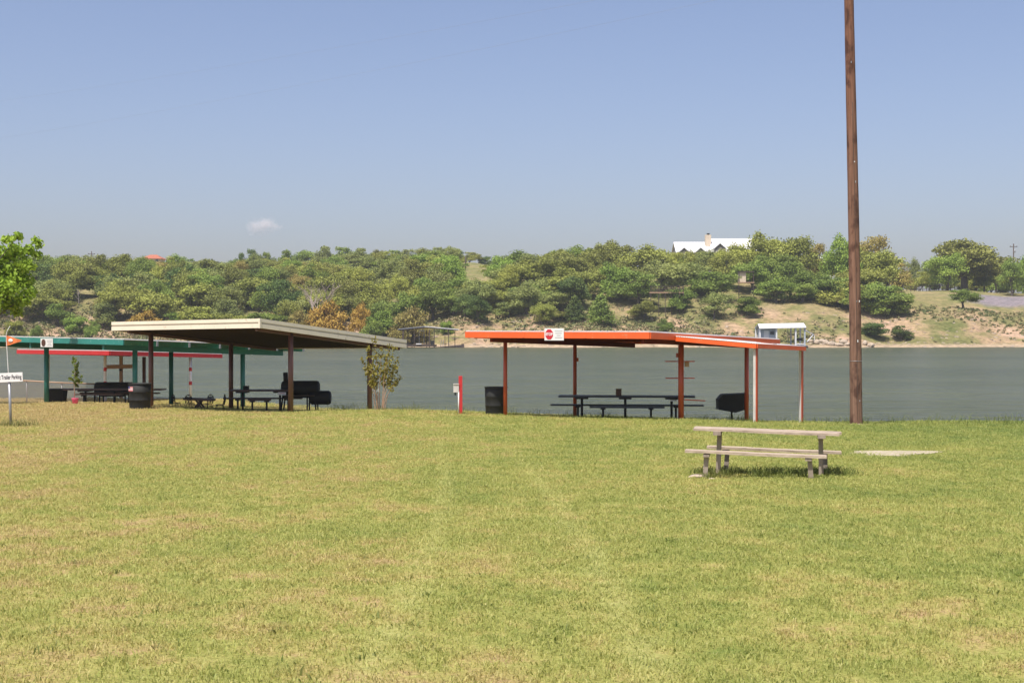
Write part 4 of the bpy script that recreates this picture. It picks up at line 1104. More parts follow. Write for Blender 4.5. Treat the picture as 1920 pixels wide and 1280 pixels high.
def oak_proto(seed, w=9.0, h=8.0, nl=40, leaf=0.2, per=150, low=0.12, flat=0.85, subs=5):
    """irregular crown: several sub-crowns of different size and height, each made of leaf lobes"""
    r_ = random.Random(seed); lobes = []
    z0 = h * low; sub = []
    for k in range(subs):
        a = k * 2 * math.pi / subs + r_.uniform(-0.5, 0.5); rr = r_.uniform(0.12, 0.30) * w if k else 0.05 * w
        sr = r_.uniform(0.2, 0.3) * w; sz = r_.uniform(0.22, 0.34) * (h - z0)
        zc = z0 + sz + (h - z0 - 2 * sz) * (r_.uniform(0.05, 0.8) if k else 1.0)
        sub.append((math.cos(a) * rr, math.sin(a) * rr, zc, sr, sz))
    for k in range(nl):
        x, y, z, sr, sz = sub[k % subs]
        dv = Vector((r_.gauss(0, 1), r_.gauss(0, 1), r_.gauss(0.15, 1))).normalized(); q = r_.uniform(0.55, 1.0)
        s_ = w * r_.choice((0.085, 0.105, 0.125, 0.145, 0.165))
        c = (x + dv.x * sr * q, y + dv.y * sr * q, max(z0 * 0.8, min(h - s_ * 0.6, z + dv.z * sz * q)))
        lobes.append((c, (s_ * r_.uniform(0.9, 1.35), s_ * r_.uniform(0.9, 1.35), s_ * flat * r_.uniform(0.7, 1.1)), per * (s_ / (w * 0.11)) ** 2))
    for x, y, z, sr, sz in sub: lobes.append(((x, y, z), (sr * 0.75, sr * 0.75, sz * 0.75), per * 0.9))
    return lobes, leaf
def make_proto(name, lobes, leaf, seed, trunk_h, trunk_r, bark, leafmat, **kw):
    V_, F_, t_ = leaves_np(seed, lobes, leaf, **kw)
    crown = mesh_np('crown', V_, F_, leafmat, False, t_, link=False)
    r_ = random.Random(seed); mb = MB()
    lean = Vector((r_.uniform(-0.3, 0.3), r_.uniform(-0.3, 0.3), 0)) * trunk_h * 0.3
    top = Vector((0, 0, trunk_h)) + lean
    mb.tube([(0, 0, -0.6), (0, 0, 0.05), lean * 0.4 + Vector((0, 0, trunk_h * 0.55)), top], [trunk_r * 1.5, trunk_r * 1.15, trunk_r * 0.9, trunk_r * 0.75], 7)
    for c, rad, cnt in lobes[:: max(1, len(lobes) // 9)]:
        e = Vector(c) * 0.92; e.z = max(e.z, trunk_h * 0.8)
        mid = top.lerp(e, 0.5) + Vector((0, 0, -0.08 * (e - top).length))
        mb.tube([top - Vector((0, 0, trunk_h * 0.1)), mid, e], [trunk_r * 0.55, trunk_r * 0.36, trunk_r * 0.12], 5, False)
    me = mb.build('trunk', bark); COL.objects.unlink(me)
    return crown.data, me.data

PROTO = {}
for k in range(7):
    lb, lf = oak_proto(10 + k, 9.0, 8.0, 40, 0.155, 190, 0.14 - 0.02 * k, 1.0, 4 + k % 3)
    PROTO['oak%d' % k] = make_proto('oak', lb, lf, 20 + k, 2.2, 0.28, M['bark'], M['leaf'])
lb, lf = oak_proto(31, 9, 7.5, 56, 0.155, 190, 0.2, 0.85, 6); PROTO['spread'] = make_proto('oak', lb, lf, 32, 2.3, 0.4, M['bark'], M['leaf'])
for k in range(3):
    lb, lf = oak_proto(41 + k, 8.0, 8.0, 26, 0.15, 110, 0.14, 0.95, 4); PROTO['thin%d' % k] = make_proto('oak', lb, lf, 43 + k, 2.6, 0.2, M['bark'], M['leaf'], fill=0.15)
for k in range(3):                                            # bushes: foliage down to the ground
    lb, lf = oak_proto(51 + k, 9, 8, 34, 0.19, 190, 0.02, 1.0, 4); PROTO['bush%d' % k] = make_proto('bush', lb, lf, 53 + k, 1.0, 0.15, M['bark'], M['leaf'])
lob = []                                                       # juniper: tapering dense column
r_ = random.Random(61)
for k in range(26):
    z = 0.6 + 7.2 * (k / 25); rw = 3.2 * (1 - k / 27) ** 0.8 + 0.25; a = k * 2.4
    lob.append(((math.cos(a) * rw * 0.55, math.sin(a) * rw * 0.55, z), (rw * 0.62, rw * 0.62, 0.95), 170 * (0.4 + rw / 3.2)))
PROTO['juniper'] = make_proto('juniper', lob, 0.2, 62, 2.0, 0.22, M['bark'], M['leaf'])
for k in range(2):                                            # leafless-looking orange domes: fine upright twigs and small leaves
    lob = []; r_ = random.Random(71 + k)
    for q in range(60):
        a = r_.uniform(0, 6.28); e = r_.uniform(0.05, 1.5); rr = r_.uniform(0.45, 0.92)
        lob.append(((4.0 * rr * math.cos(e) * math.cos(a), 4.0 * rr * math.cos(e) * math.sin(a), 0.7 + 6.6 * rr * math.sin(e)), (1.15, 1.15, 1.15), 130))
    PROTO['dome%d' % k] = make_proto('dome', lob, 0.115, 73 + k, 0.7, 0.2, M['bark'], M['leaf'], aspect=2.4, upright=1.0, fill=0.05, down=-1.0)
def bare_proto(seed, mat):
    r_ = random.Random(seed); mb = MB()
    def grow(p, dv, L, rad, lvl):
        q = p + dv * L; m = p + dv * L * 0.5 + Vector((r_.uniform(-1, 1), r_.uniform(-1, 1), 0)) * L * 0.06
        mb.tube([p, m, q], [rad, rad * 0.8, rad * 0.55], 5 if lvl > 1 else 4, False)
        if lvl == 0: return
        for _ in range(3 if lvl > 1 else 4):
            nd = (dv + Vector((r_.uniform(-1, 1), r_.uniform(-1, 1), r_.uniform(-0.25, 0.7))) * 0.75).normalized()
            grow(p.lerp(q, r_.uniform(0.45, 1.0)), nd, L * r_.uniform(0.55, 0.8), rad * 0.5, lvl - 1)
    grow(Vector((0, 0, -0.5)), Vector((0.05, 0, 1)), 3.2, 0.24, 4)
    o = mb.build('branches', mat); COL.objects.unlink(o); return o.data
PROTO['bare0'] = bare_proto(81, M['grey_twig']); PROTO['bare1'] = bare_proto(82, M['pale_bark'])

COLS = {
    'olive': (0.30, 0.325, 0.066), 'grey-green': (0.26, 0.30, 0.09), 'green': (0.205, 0.295, 0.054), 'dark green': (0.085, 0.15, 0.036),
    'bright green': (0.25, 0.37, 0.06), 'yellow-green': (0.36, 0.39, 0.075), 'dark olive': (0.225, 0.24, 0.056),
    'orange': (0.52, 0.32, 0.06), 'brownish': (0.36, 0.29, 0.09), 'grey': (0.2, 0.18, 0.16)}
TREES = []   # (px, D, top row, width px, proto, colour, kind word)
def Tr(px, D, top, w, proto, col, word='oak'): TREES.append((px, D, top, w, proto, col, word))

# right-hand plateau and house grove
Tr(1808, 408, 444, 142, 'spread', 'dark olive'); Tr(1776, 396, 475, 84, 'oak2', 'bright green', 'tree'); Tr(1897, 392, 484, 52, 'oak2', 'green', 'tree')
Tr(1845, 412, 500, 44, 'oak3', 'green', 'tree'); Tr(1806, 350, 543, 66, 'oak6', 'green', 'mesquite bush'); Tr(1868, 425, 492, 46, 'oak0', 'yellow-green', 'tree')
Tr(1922, 402, 478, 54, 'oak4', 'bright green', 'tree'); Tr(1960, 396, 470, 80, 'oak0', 'green', 'tree'); Tr(1742, 430, 492, 50, 'thin1', 'grey-green', 'tree')
Tr(1715, 425, 484, 36, 'thin0', 'grey-green', 'tree'); Tr(1760, 440, 500, 50, 'bush0', 'green', 'tree'); Tr(1830, 440, 505, 60, 'bush1', 'yellow-green', 'bush'); Tr(1900, 440, 505, 70, 'bush0', 'green', 'bush'); Tr(1725, 420, 512, 46, 'bush0', 'yellow-green', 'bush')
Tr(1578, 366, 446, 74, 'oak1', 'bright green', 'tree'); Tr(1637, 372, 449, 84, 'oak3', 'brownish'); Tr(1662, 362, 472, 92, 'oak0', 'olive')
Tr(1612, 352, 500, 104, 'oak2', 'olive'); Tr(1558, 346, 515, 84, 'oak4', 'green'); Tr(1645, 341, 532, 104, 'oak1', 'green'); Tr(1690, 357, 496, 56, 'thin1', 'brownish')
Tr(1528, 352, 508, 70, 'oak0', 'green'); Tr(1482, 352, 495, 92, 'oak3', 'green'); Tr(1455, 344, 524, 84, 'oak2', 'green'); Tr(1505, 343, 530, 66, 'oak4', 'green')
Tr(1440, 374, 437, 104, 'oak2', 'yellow-green'); Tr(1496, 378, 446, 82, 'oak0', 'olive'); Tr(1398, 374, 458, 84, 'oak4', 'yellow-green'); Tr(1362, 362, 478, 82, 'oak1', 'olive')
Tr(1340, 345, 512, 100, 'oak3', 'green'); Tr(1300, 352, 494, 88, 'oak0', 'grey-green'); Tr(1338, 331, 548, 84, 'thin0', 'grey-green'); Tr(1410, 354, 492, 84, 'oak1', 'green')
Tr(1216, 364, 458, 104, 'oak4', 'olive'); Tr(1248, 348, 488, 104, 'oak2', 'grey-green'); Tr(1150, 374, 455, 92, 'oak1', 'dark olive'); Tr(1196, 338, 512, 92, 'oak3', 'green')
Tr(1136, 352, 496, 74, 'oak0', 'olive'); Tr(1208, 328, 566, 60, 'bush0', 'dark olive', 'bush'); Tr(1270, 335, 540, 60, 'bush1', 'green', 'bush'); Tr(1262, 372, 476, 60, 'oak3', 'yellow-green')
Tr(1292, 381, 473, 52, 'oak5', 'olive'); Tr(1322, 380, 470, 50, 'oak6', 'grey-green'); Tr(1352, 380, 466, 44, 'oak4', 'yellow-green'); Tr(1376, 382, 460, 50, 'oak5', 'olive'); Tr(1270, 381, 478, 40, 'oak6', 'green'); Tr(1400, 333, 556, 60, 'bush1', 'green', 'bush'); Tr(1530, 384, 462, 60, 'oak3', 'brownish')
for px_, w_, c_ in ((1700, 50, 'green'), (1778, 46, 'grey-green'), (1800, 44, 'green'), (1858, 50, 'green'), (1880, 46, 'grey-green'), (1935, 60, 'green'), (1985, 60, 'grey-green')): Tr(px_, 452, 514, w_, 'bush%d' % (px_ % 2), c_, 'bush')
Tr(1622, 338, 538, 96, 'bush2', 'green'); Tr(1578, 343, 530, 84, 'bush0', 'olive'); Tr(1664, 337, 545, 84, 'bush1', 'green'); Tr(1600, 372, 462, 70, 'oak5', 'olive'); Tr(1470, 365, 478, 80, 'oak6', 'green'); Tr(1425, 362, 480, 70, 'oak5', 'green')
# junipers and dark shrubs at the foot
Tr(1078, 320, 556, 40, 'juniper', 'dark green', 'juniper'); Tr(1126, 321, 553, 52, 'juniper', 'green', 'juniper'); Tr(897, 318, 556, 52, 'oak2', 'dark green', 'tree')
Tr(872, 324, 552, 56, 'oak0', 'dark green', 'tree'); Tr(520, 330, 528, 78, 'oak3', 'dark green', 'tree'); Tr(345, 352, 500, 80, 'oak1', 'dark green', 'juniper tree')
Tr(205, 350, 512, 70, 'oak4', 'dark green', 'tree')
# middle
Tr(1042, 374, 467, 84, 'oak2', 'olive'); Tr(972, 380, 469, 92, 'oak4', 'green'); Tr(938, 372, 484, 62, 'oak1', 'bright green', 'tree'); Tr(1002, 352, 486, 106, 'oak0', 'olive')
Tr(1062, 347, 505, 78, 'oak3', 'olive'); Tr(990, 334, 536, 98, 'oak1', 'green'); Tr(1040, 330, 545, 74, 'oak4', 'grey-green'); Tr(930, 343, 522, 84, 'oak2', 'olive'); Tr(955, 326, 566, 54, 'bush1', 'grey-green', 'bush')
Tr(1090, 362, 486, 60, 'oak0', 'yellow-green'); Tr(1045, 322, 585, 44, 'bush0', 'dark olive', 'bush')
Tr(845, 376, 488, 64, 'oak1', 'bright green', 'tree'); Tr(815, 372, 496, 50, 'oak4', 'green', 'tree')
# skyline
for px, top, w, c in ((470, 471, 26, 'dark green'), (452, 478, 24, 'dark green'), (500, 476, 30, 'green'), (540, 472, 40, 'green'), (575, 468, 46, 'green'), (606, 465, 44, 'grey-green'), (640, 466, 44, 'green'), (676, 468, 42, 'grey-green'),
                      (711, 467, 24, 'dark olive'), (738, 471, 36, 'green'), (768, 470, 40, 'grey-green'), (795, 465, 44, 'olive'), (818, 466, 36, 'grey-green'), (836, 468, 20, 'grey-green'), (855, 470, 30, 'dark green'), (880, 474, 34, 'olive'), (909, 480, 22, 'dark green')):
    Tr(px, 528, top, w * 1.12, 'bush%d' % (px % 2), c, 'skyline tree')
# orange and brown domes by the water, bright shrubs
Tr(612, 314, 557, 112, 'dome0', 'orange', 'shrub'); Tr(676, 319, 560, 60, 'dome1', 'orange', 'shrub'); Tr(772, 312, 566, 98, 'dome1', 'brownish', 'shrub')
Tr(272, 317, 578, 86, 'dome0', 'orange', 'shrub'); Tr(505, 319, 583, 64, 'dome1', 'orange', 'shrub'); Tr(560, 316, 575, 70, 'dome1', 'brownish', 'shrub')
Tr(378, 318, 578, 74, 'bush0', 'yellow-green', 'bush'); Tr(330, 320, 585, 50, 'bush1', 'bright green', 'bush'); Tr(440, 318, 588, 60, 'bush1', 'yellow-green', 'bush'); Tr(722, 316, 586, 56, 'bush0', 'bright green', 'bush')
Tr(838, 314, 601, 24, 'bush1', 'bright green', 'bush'); Tr(700, 313, 604, 60, 'bush0', 'green', 'bush'); Tr(70, 312, 612, 26, 'bush0', 'green', 'bush'); Tr(28, 314, 600, 36, 'bush1', 'yellow-green', 'bush'); Tr(145, 316, 592, 44, 'bush1', 'bright green', 'bush')
Tr(172, 312, 604, 28, 'bush0', 'green', 'bush'); Tr(110, 324, 572, 60, 'bush0', 'green', 'bush'); Tr(195, 326, 566, 60, 'bush1', 'grey-green', 'bush'); Tr(1245, 318, 600, 30, 'bush0', 'green', 'bush'); Tr(1425, 316, 604, 30, 'bush1', 'yellow-green', 'bush')
Tr(1690, 313, 612, 40, 'bush0', 'dark green', 'bush'); Tr(1640, 315, 604, 60, 'bush1', 'dark green', 'bush')
# leafless grey trees
for px, D, top, w, pr in ((148, 340, 530, 46, 'bare0'), (432, 328, 556, 46, 'bare0'), (402, 362, 508, 40, 'bare0'), (590, 321, 520, 34, 'bare1'), (606, 322, 518, 26, 'bare1'), (262, 384, 500, 32, 'bare0'), (752, 340, 545, 44, 'bare0'), (690, 352, 530, 40, 'bare0')):
    Tr(px, D, top, w, pr, 'grey', 'leafless tree')
# the rest of the wood
fr = random.Random(77); taken = [(a * D / F, D) for a, D, *_ in TREES]
pal_l = ['olive'] * 4 + ['yellow-green'] * 3 + ['grey-green'] * 4 + ['green'] * 4 + ['dark olive'] * 2 + ['bright green', 'dark green', 'brownish']
for D in (321, 331, 342, 354, 367, 382, 399, 419, 442, 466):
    px = -90 + fr.uniform(0, 30)
    while px < 1180:
        p2 = px + fr.uniform(-9, 9); d2 = D + fr.uniform(-5, 5); px += fr.uniform(24, 52) * (1.0 if D < 400 else 0.85)
        if 850 < p2 < 930 and D > 352: continue
        if p2 > 920 and D > 392: continue
        if p2 > 1090 and D < 335: continue
        if D < 325 and (p2 < 240 or 740 < p2 < 960): continue
        if any(math.hypot(p2 * d2 / F - a, (d2 - b) * 0.7) < 3.2 for a, b in taken): continue
        taken.append((p2 * d2 / F, d2))
        hm = fr.uniform(4.6, 9.2) * (1.0 if d2 < 400 else 0.72); x = XW(p2, d2); zb = Tz(x, d2)
        if p2 < 560: hm = min(hm, max(2.0, ZW(480 if p2 < 450 else 474, d2) - zb))
        if 235 < p2 < 330 and d2 > 385: hm = min(hm, max(1.6, ZW(490, d2) - zb))
        Tr(p2, d2, HZ - (zb + hm) / d2 * F, fr.uniform(48, 92) * 345 / d2, fr.choice(['oak0', 'oak1', 'oak2', 'oak3', 'oak4', 'oak5', 'oak6', 'thin0', 'thin1', 'thin2', 'bush1', 'bush2']), fr.choice(pal_l), 'oak')

ZONES = [(60, 'above the trailer parking sign'), (130, 'above the teal roof notice sign'), (210, 'above the teal shelter'), (300, "above the cream roof's left end"), (400, "above the cream roof's left half"), (487, "above the cream roof peak"),
         (570, 'just right of the cream roof peak'), (660, "above the cream roof slope"), (750, "above the cream roof's low end"), (870, 'above the dark-posted dock'), (960, "above the orange roof's left end"),
         (1070, 'above the stop sign'), (1150, "above the orange roof's middle"), (1265, "left of the white-roofed house"), (1340, "below the house chimney"), (1430, "below the white-roofed house"),
         (1560, 'above the pale boat dock'), (1720, 'behind the tall utility pole'), (1830, 'on the right plateau'), (9999, 'at the far right edge of the plateau')]
ROWS = [(317, 'at the far waterline'), (329, "at the hillside foot"), (347, "low on the hillside"), (372, "halfway up the hillside"), (408, "high on the hillside"), (480, 'near the far ridge'), (9999, 'on the skyline')]
def label_for(px, D, col, word):
    z = next(t for lim, t in ZONES if px < lim); rw = next(t for lim, t in ROWS if D < lim)
    if px > 1720: rw = '' if D < 420 else 'at the back'
    return ' '.join(('%s %s %s %s' % (col, word, rw, z)).split())
bylab = {}
for t_ in TREES: bylab.setdefault(label_for(t_[0], t_[1], t_[5], t_[6]), []).append(t_)
ORD = ['leftmost', 'second', 'third', 'fourth', 'fifth', 'sixth', 'seventh']
rt_ = random.Random(5)
for lab, lst in bylab.items():
    lst.sort()
    for i, (px, D, top, w, proto, col, word) in enumerate(lst):
        L_ = lab if len(lst) == 1 else ('%s, %s' % (lab, ORD[min(i, 6)]) if i < len(lst) - 1 or len(lst) < 3 else lab + ', rightmost')
        x = XW(px, D); zb = Tz(x, D) - 0.1; h = max(1.2, ZW(top, D) - zb); wm = w / F * D
        nm = {'shrub': 'shrub', 'bush': 'bush', 'mesquite bush': 'bush', 'juniper': 'juniper_tree', 'leafless tree': 'leafless_tree'}.get(word, 'oak_tree' if word == 'oak' else 'tree')
        t = thing(nm, (x, D, zb), L_, 'bush' if nm in ('shrub', 'bush') else 'tree', 'trees and bushes on the far hillside')
        t.rotation_euler = (0, 0, rt_.uniform(0, 6.28))
        pr = PROTO[proto]
        if isinstance(pr, tuple):
            cw, ch = (8.2, 8.0) if proto == 'juniper' else (9.0, 8.0)
            if proto[:3] in ('oak', 'thi', 'spr', 'bus'): cw, ch = 7.7, 7.7
            if proto.startswith('juniper'): cw = 5.6
            t.scale = (wm / cw, wm / cw, h / ch)
            c = Vector(COLS[col]); k = rt_.uniform(0.82, 1.18); hue = rt_.uniform(-0.012, 0.012)
            o = bpy.data.objects.new('crown', pr[0]); COL.objects.link(o); o.parent = t; o.color = (max(0.01, c.x * k + hue), c.y * k, c.z * k, 1)
            o = bpy.data.objects.new('trunk', pr[1]); COL.objects.link(o); o.parent = t
        else:
            s = h / 7.5; t.scale = (s, s, s)
            o = bpy.data.objects.new('branches', pr); COL.objects.link(o); o.parent = t

# brush, weeds and dry tufts on the far bank: uncountable, one object
def far_brush():
    g = np.random.default_rng(9); lobes = []
    for _ in range(12000):
        px = g.uniform(-120, 2050); D = 306 + 46 * g.random() ** 1.5
        if px > 1500 and g.random() < 0.2: continue
        x = XW(px, D); z = Tz(x, D)
        if z < -2.6: continue
        k = math.sin(x * 0.13 + 1) * math.sin(D * 0.21) + math.sin(x * 0.05 + D * 0.08)
        if k < g.uniform(-0.9, 1.0): continue
        s = g.uniform(0.25, 0.85) * (1.25 if px < 1400 else 0.8)
        lobes.append(((x, D, z + s * 0.2), (s, s, s * g.uniform(0.5, 0.9)), 13))
    V_, F_, t_ = leaves_np(10, lobes, 0.21, 1.2, 0.8, -0.2)
    m = bpy.data.materials.new('bank_brush'); nt, n, l, b = nodes_of(m)
    at = n.new('ShaderNodeAttribute'); at.attribute_name = 'tint'; gg = n.new('ShaderNodeNewGeometry')
    nz = noise(n, l, gg.outputs['Position'], 0.16, 3)
    r_ = ramp(n, [(0.35, (0.075, 0.105, 0.03)), (0.5, (0.16, 0.165, 0.055)), (0.62, (0.28, 0.225, 0.11)), (0.75, (0.33, 0.25, 0.15))])
    l.new(math_(n, l, 'ADD', math_(n, l, 'MULTIPLY', nz.outputs['Fac'], 0.7), math_(n, l, 'MULTIPLY', at.outputs['Fac'], 0.32)), r_.inputs['Fac'])
    l.new(r_.outputs['Color'], b.inputs['Base Color']); b.inputs['Roughness'].default_value = 0.8
    tag(mesh_np('bank_brush', V_, F_, m, False, t_), 'scrubby brush and dry tufts covering the far bank', 'brush', kind='stuff')
far_brush()
def far_rubble():
    g = np.random.default_rng(19); mb = MB()
    rr = random.Random(4)
    for _ in range(900):
        px = g.choice([g.uniform(-50, 260), g.uniform(810, 1420), g.uniform(1480, 1960)]); D = 303 + 30 * g.random() ** 2
        x = XW(px, D); z = Tz(x, D)
        if z < -3.75: continue
        s = g.uniform(0.1, 0.42); a = rr.uniform(0, 3.1)
        mb.box((x, D, z), (s * 2.2, s * 1.4, s * 0.8), (Vector((math.cos(a), math.sin(a), rr.uniform(-.15, .15))).normalized(), Vector((-math.sin(a), math.cos(a), 0)), ZV), taper=rr.uniform(0.7, 1.3))
    tag(mb.build('bank_rubble', M['stone']), 'broken pale rock rubble along the far bank', 'rubble', kind='stuff')
far_rubble()
rr = random.Random(12)
for k, px in enumerate((1520, 1531, 1541, 1549, 1558, 1563, 1572, 1581, 1590, 1622, 1633)):
    D = 303 + rr.uniform(0, 3); me = rock_mesh(200 + k, rr.uniform(0.55, 1.0), rr.uniform(0.5, 0.8), rr.uniform(0.35, 0.75), 2)
    o = bpy.data.objects.new('shore_rock', me); COL.objects.link(o); x = XW(px, D); o.location = (x, D, max(Tz(x, D), WATER) + 0.25)
    tag(o, 'flat tan waterline rock right of the pale boat dock, %s of the row' % ('leftmost', 'second', 'third', 'fourth', 'fifth', 'middle', 'fifth from right', 'fourth from right', 'third from right', 'second from right', 'rightmost')[k], 'rock', 'flat rocks at the far waterline')

# ---------------------------------------------------------------- near tree at the left edge
def near_tree():
    d = 52.0; bx = XW(-52, d); base = Vector((bx, d, Gz(bx, d)))
    t = thing('young_tree', base, 'bright green leafy tree reaching in at the left edge', 'tree')
    spec = [(60, 449, 9), (66, 457, 9), (41, 447, 11), (20, 452, 11), (52, 470, 14), (30, 472, 18), (8, 478, 22), (56, 500, 13), (40, 498, 18), (18, 510, 26), (46, 530, 17), (22, 545, 26), (58, 548, 12), (44, 565, 16), (14, 572, 24), (24, 586, 12), (64, 478, 8), (36, 520, 20),
            (-20, 482, 30), (-30, 520, 42), (-20, 570, 42), (-75, 510, 50), (-80, 555, 50), (-62, 488, 36), (-110, 500, 45), (-120, 540, 50)]
    lobes = []; r_ = random.Random(2)
    for px, py, r0 in spec:
        c = P(px, py, d) - base; c.y += r_.uniform(-0.5, 0.5) * (1 if px > 0 else 2); s = r0 / F * d
        lobes.append((tuple(c), (s * 1.05, s * 1.05, s), 10 + r0 * r0 * (0.55 if px > -10 else 0.4)))
    V_, F_, ti = leaves_np(3, lobes, 0.074, 1.15, 0.9, -0.8, True, fill=0.25)
    o = mesh_np('crown', V_, F_, M['leaf_near'], False, ti); o.parent = t; o.color = (0.31, 0.47, 0.05, 1)
    mb = MB(); top = Vector((0.05, 0, 2.6))
    mb.tube([(0, 0, -0.2), (0.02, 0, 1.2), (0.0, 0.05, 2.6), (0.05, 0, 3.6), (0.1, 0, 5.8)], [0.15, 0.12, 0.1, 0.08, 0.03], 10)
    for c, rad, cnt in lobes[::2]:
        e = Vector(c); s = Vector((0.03, 0, min(4.0, max(2.2, e.z - 1.6))))
        mb.tube([s, s.lerp(e, 0.5) + Vector((0, 0, 0.05)), e], [0.035, 0.022, 0.008], 6, False)
    mb.build('trunk', M['bark'], t, origin=(0, 0, 0)).location = (0, 0, 0)
near_tree()

# crape myrtle in front of the cream shelter
def crape_myrtle():
    d = 47.2; bx = XW(714, d); base = Vector((bx, d, Gz(bx, d)))
    t = thing('crape_myrtle', base, 'thin multi-stemmed shrub with bronze leaves at the cream shelter', 'shrub')
    r_ = random.Random(6); lobes = []; mb = MB(); D0 = d
    tips = [(702, 640), (694, 655), (680, 678), (688, 684), (697, 690), (706, 668), (714, 655), (722, 672), (731, 650), (738, 655), (727, 690), (745, 676), (739, 688), (735, 705), (748, 707), (741, 716), (700, 712), (718, 700), (694, 706)]
    for i, (px, py) in enumerate(tips):
        e = P(px, py, d) - base; e.y += r_.uniform(-0.35, 0.35); s = Vector(((712 + (px - 714) * 0.22 - 714) / F * d, r_.uniform(-0.06, 0.06), 0))
        mid = s.lerp(e, 0.5); mid.x = s.x + (e.x - s.x) * 0.3 + r_.uniform(-0.03, 0.03)
        if i % 2 == 0 or py > 700: mb.tube([s - Vector((0, 0, 0.1)), s.lerp(mid, 0.5) + Vector((r_.uniform(-.02, .02), 0, 0)), mid, e], [0.014, 0.012, 0.009, 0.004], 6, False)
        for f in (0.62, 0.75, 0.88, 1.0):
            if f < 0.7 and py > 690: continue
            c = mid.lerp(e, (f - 0.5) * 2); sz = 0.085 + 0.06 * (1 - abs(f - 0.8)); lobes.append((tuple(c), (sz, sz, sz * 1.2), 14))
    V_, F_, ti = leaves_np(7, lobes, 0.042, 1.4, 1.0, -1.0, True, fill=0.1)
    o = mesh_np('foliage', V_, F_, M['leaf_near'], False, ti); o.parent = t; o.color = (0.25, 0.21, 0.035, 1)
    mb.build('stems', M['lumber'], t, origin=(0, 0, 0)).location = (0, 0, 0)
    MB().box(P(709, 731, d) + Vector((0, -0.1, 0)), (0.05, 0.01, 0.1)).build('paper_tag', M['sign_white'], t)
crape_myrtle()

def sapling():
    d = 51.3; bx = XW(140.5, d); base = Vector((bx, d, Gz(bx, d)))
    t = thing('potted_sapling', base, 'slender sapling in a pink pot before the teal shelter', 'sapling')
    MB().lathe(base, [(0.085, 0.0), (0.12, 0.2), (0.125, 0.22), (0.105, 0.215)], 18).build('pot', M['pink'], t)
    pts = [base + Vector((-0.03, 0, 0.15)), base + Vector((-0.02, 0, 0.7)), P(141, 690, d), P(142, 671, d)]
    MB().tube(pts, [0.02, 0.018, 0.012, 0.005], 8).build('stem', M['pale_bark'], t)
    lobes = []; r_ = random.Random(3)
    for k in range(26):
        py = 672 + 51 * k / 25; c = P(141 + r_.uniform(-5, 5), py, d) - base; c.y += r_.uniform(-0.1, 0.1); lobes.append((tuple(c), (0.07, 0.07, 0.07), 9))
    for px, py in ((150, 712), (152, 706), (148, 717), (131, 710), (153, 716)): lobes.append((tuple(P(px, py, d) - base), (0.06, 0.06, 0.06), 9))
    V_, F_, ti = leaves_np(8, lobes, 0.045, 1.4, 1.0, -1.0, True, fill=0.1)
    o = mesh_np('foliage', V_, F_, M['leaf_near'], False, ti); o.parent = t; o.color = (0.15, 0.21, 0.04, 1)
sapling()

# ---------------------------------------------------------------- far buildings and docks
def gable(mb_r, x0, x1, y0, y1, ze, zr, th=0.25, ov=0.6):
    """roof slabs, ridge along x"""
    ym = (y0 + y1) / 2
    for ya, yb in ((y0 - ov, ym), (y1 + ov, ym)):
        vs = [(x0 - ov, ya, ze), (x1 + ov, ya, ze), (x1 + ov, yb, zr), (x0 - ov, yb, zr)]
        vs += [(a, b, c - th) for a, b, c in vs]
        mb_r.add(vs, [(0, 1, 2, 3), (7, 6, 5, 4), (0, 4, 5, 1), (1, 5, 6, 2), (2, 6, 7, 3), (3, 7, 4, 0)])
    return mb_r
def window(parent, c, w, h, frame=M['white']):
    f = MB().box(c, (w, 0.12, h)).build('window', frame, parent)
    for sx in (-1, 1):
        MB().box(Vector(c) + Vector((sx * w * 0.235, -0.05, 0)), (w * 0.4, 0.08, h * 0.84)).build('pane', M['glass'], f)

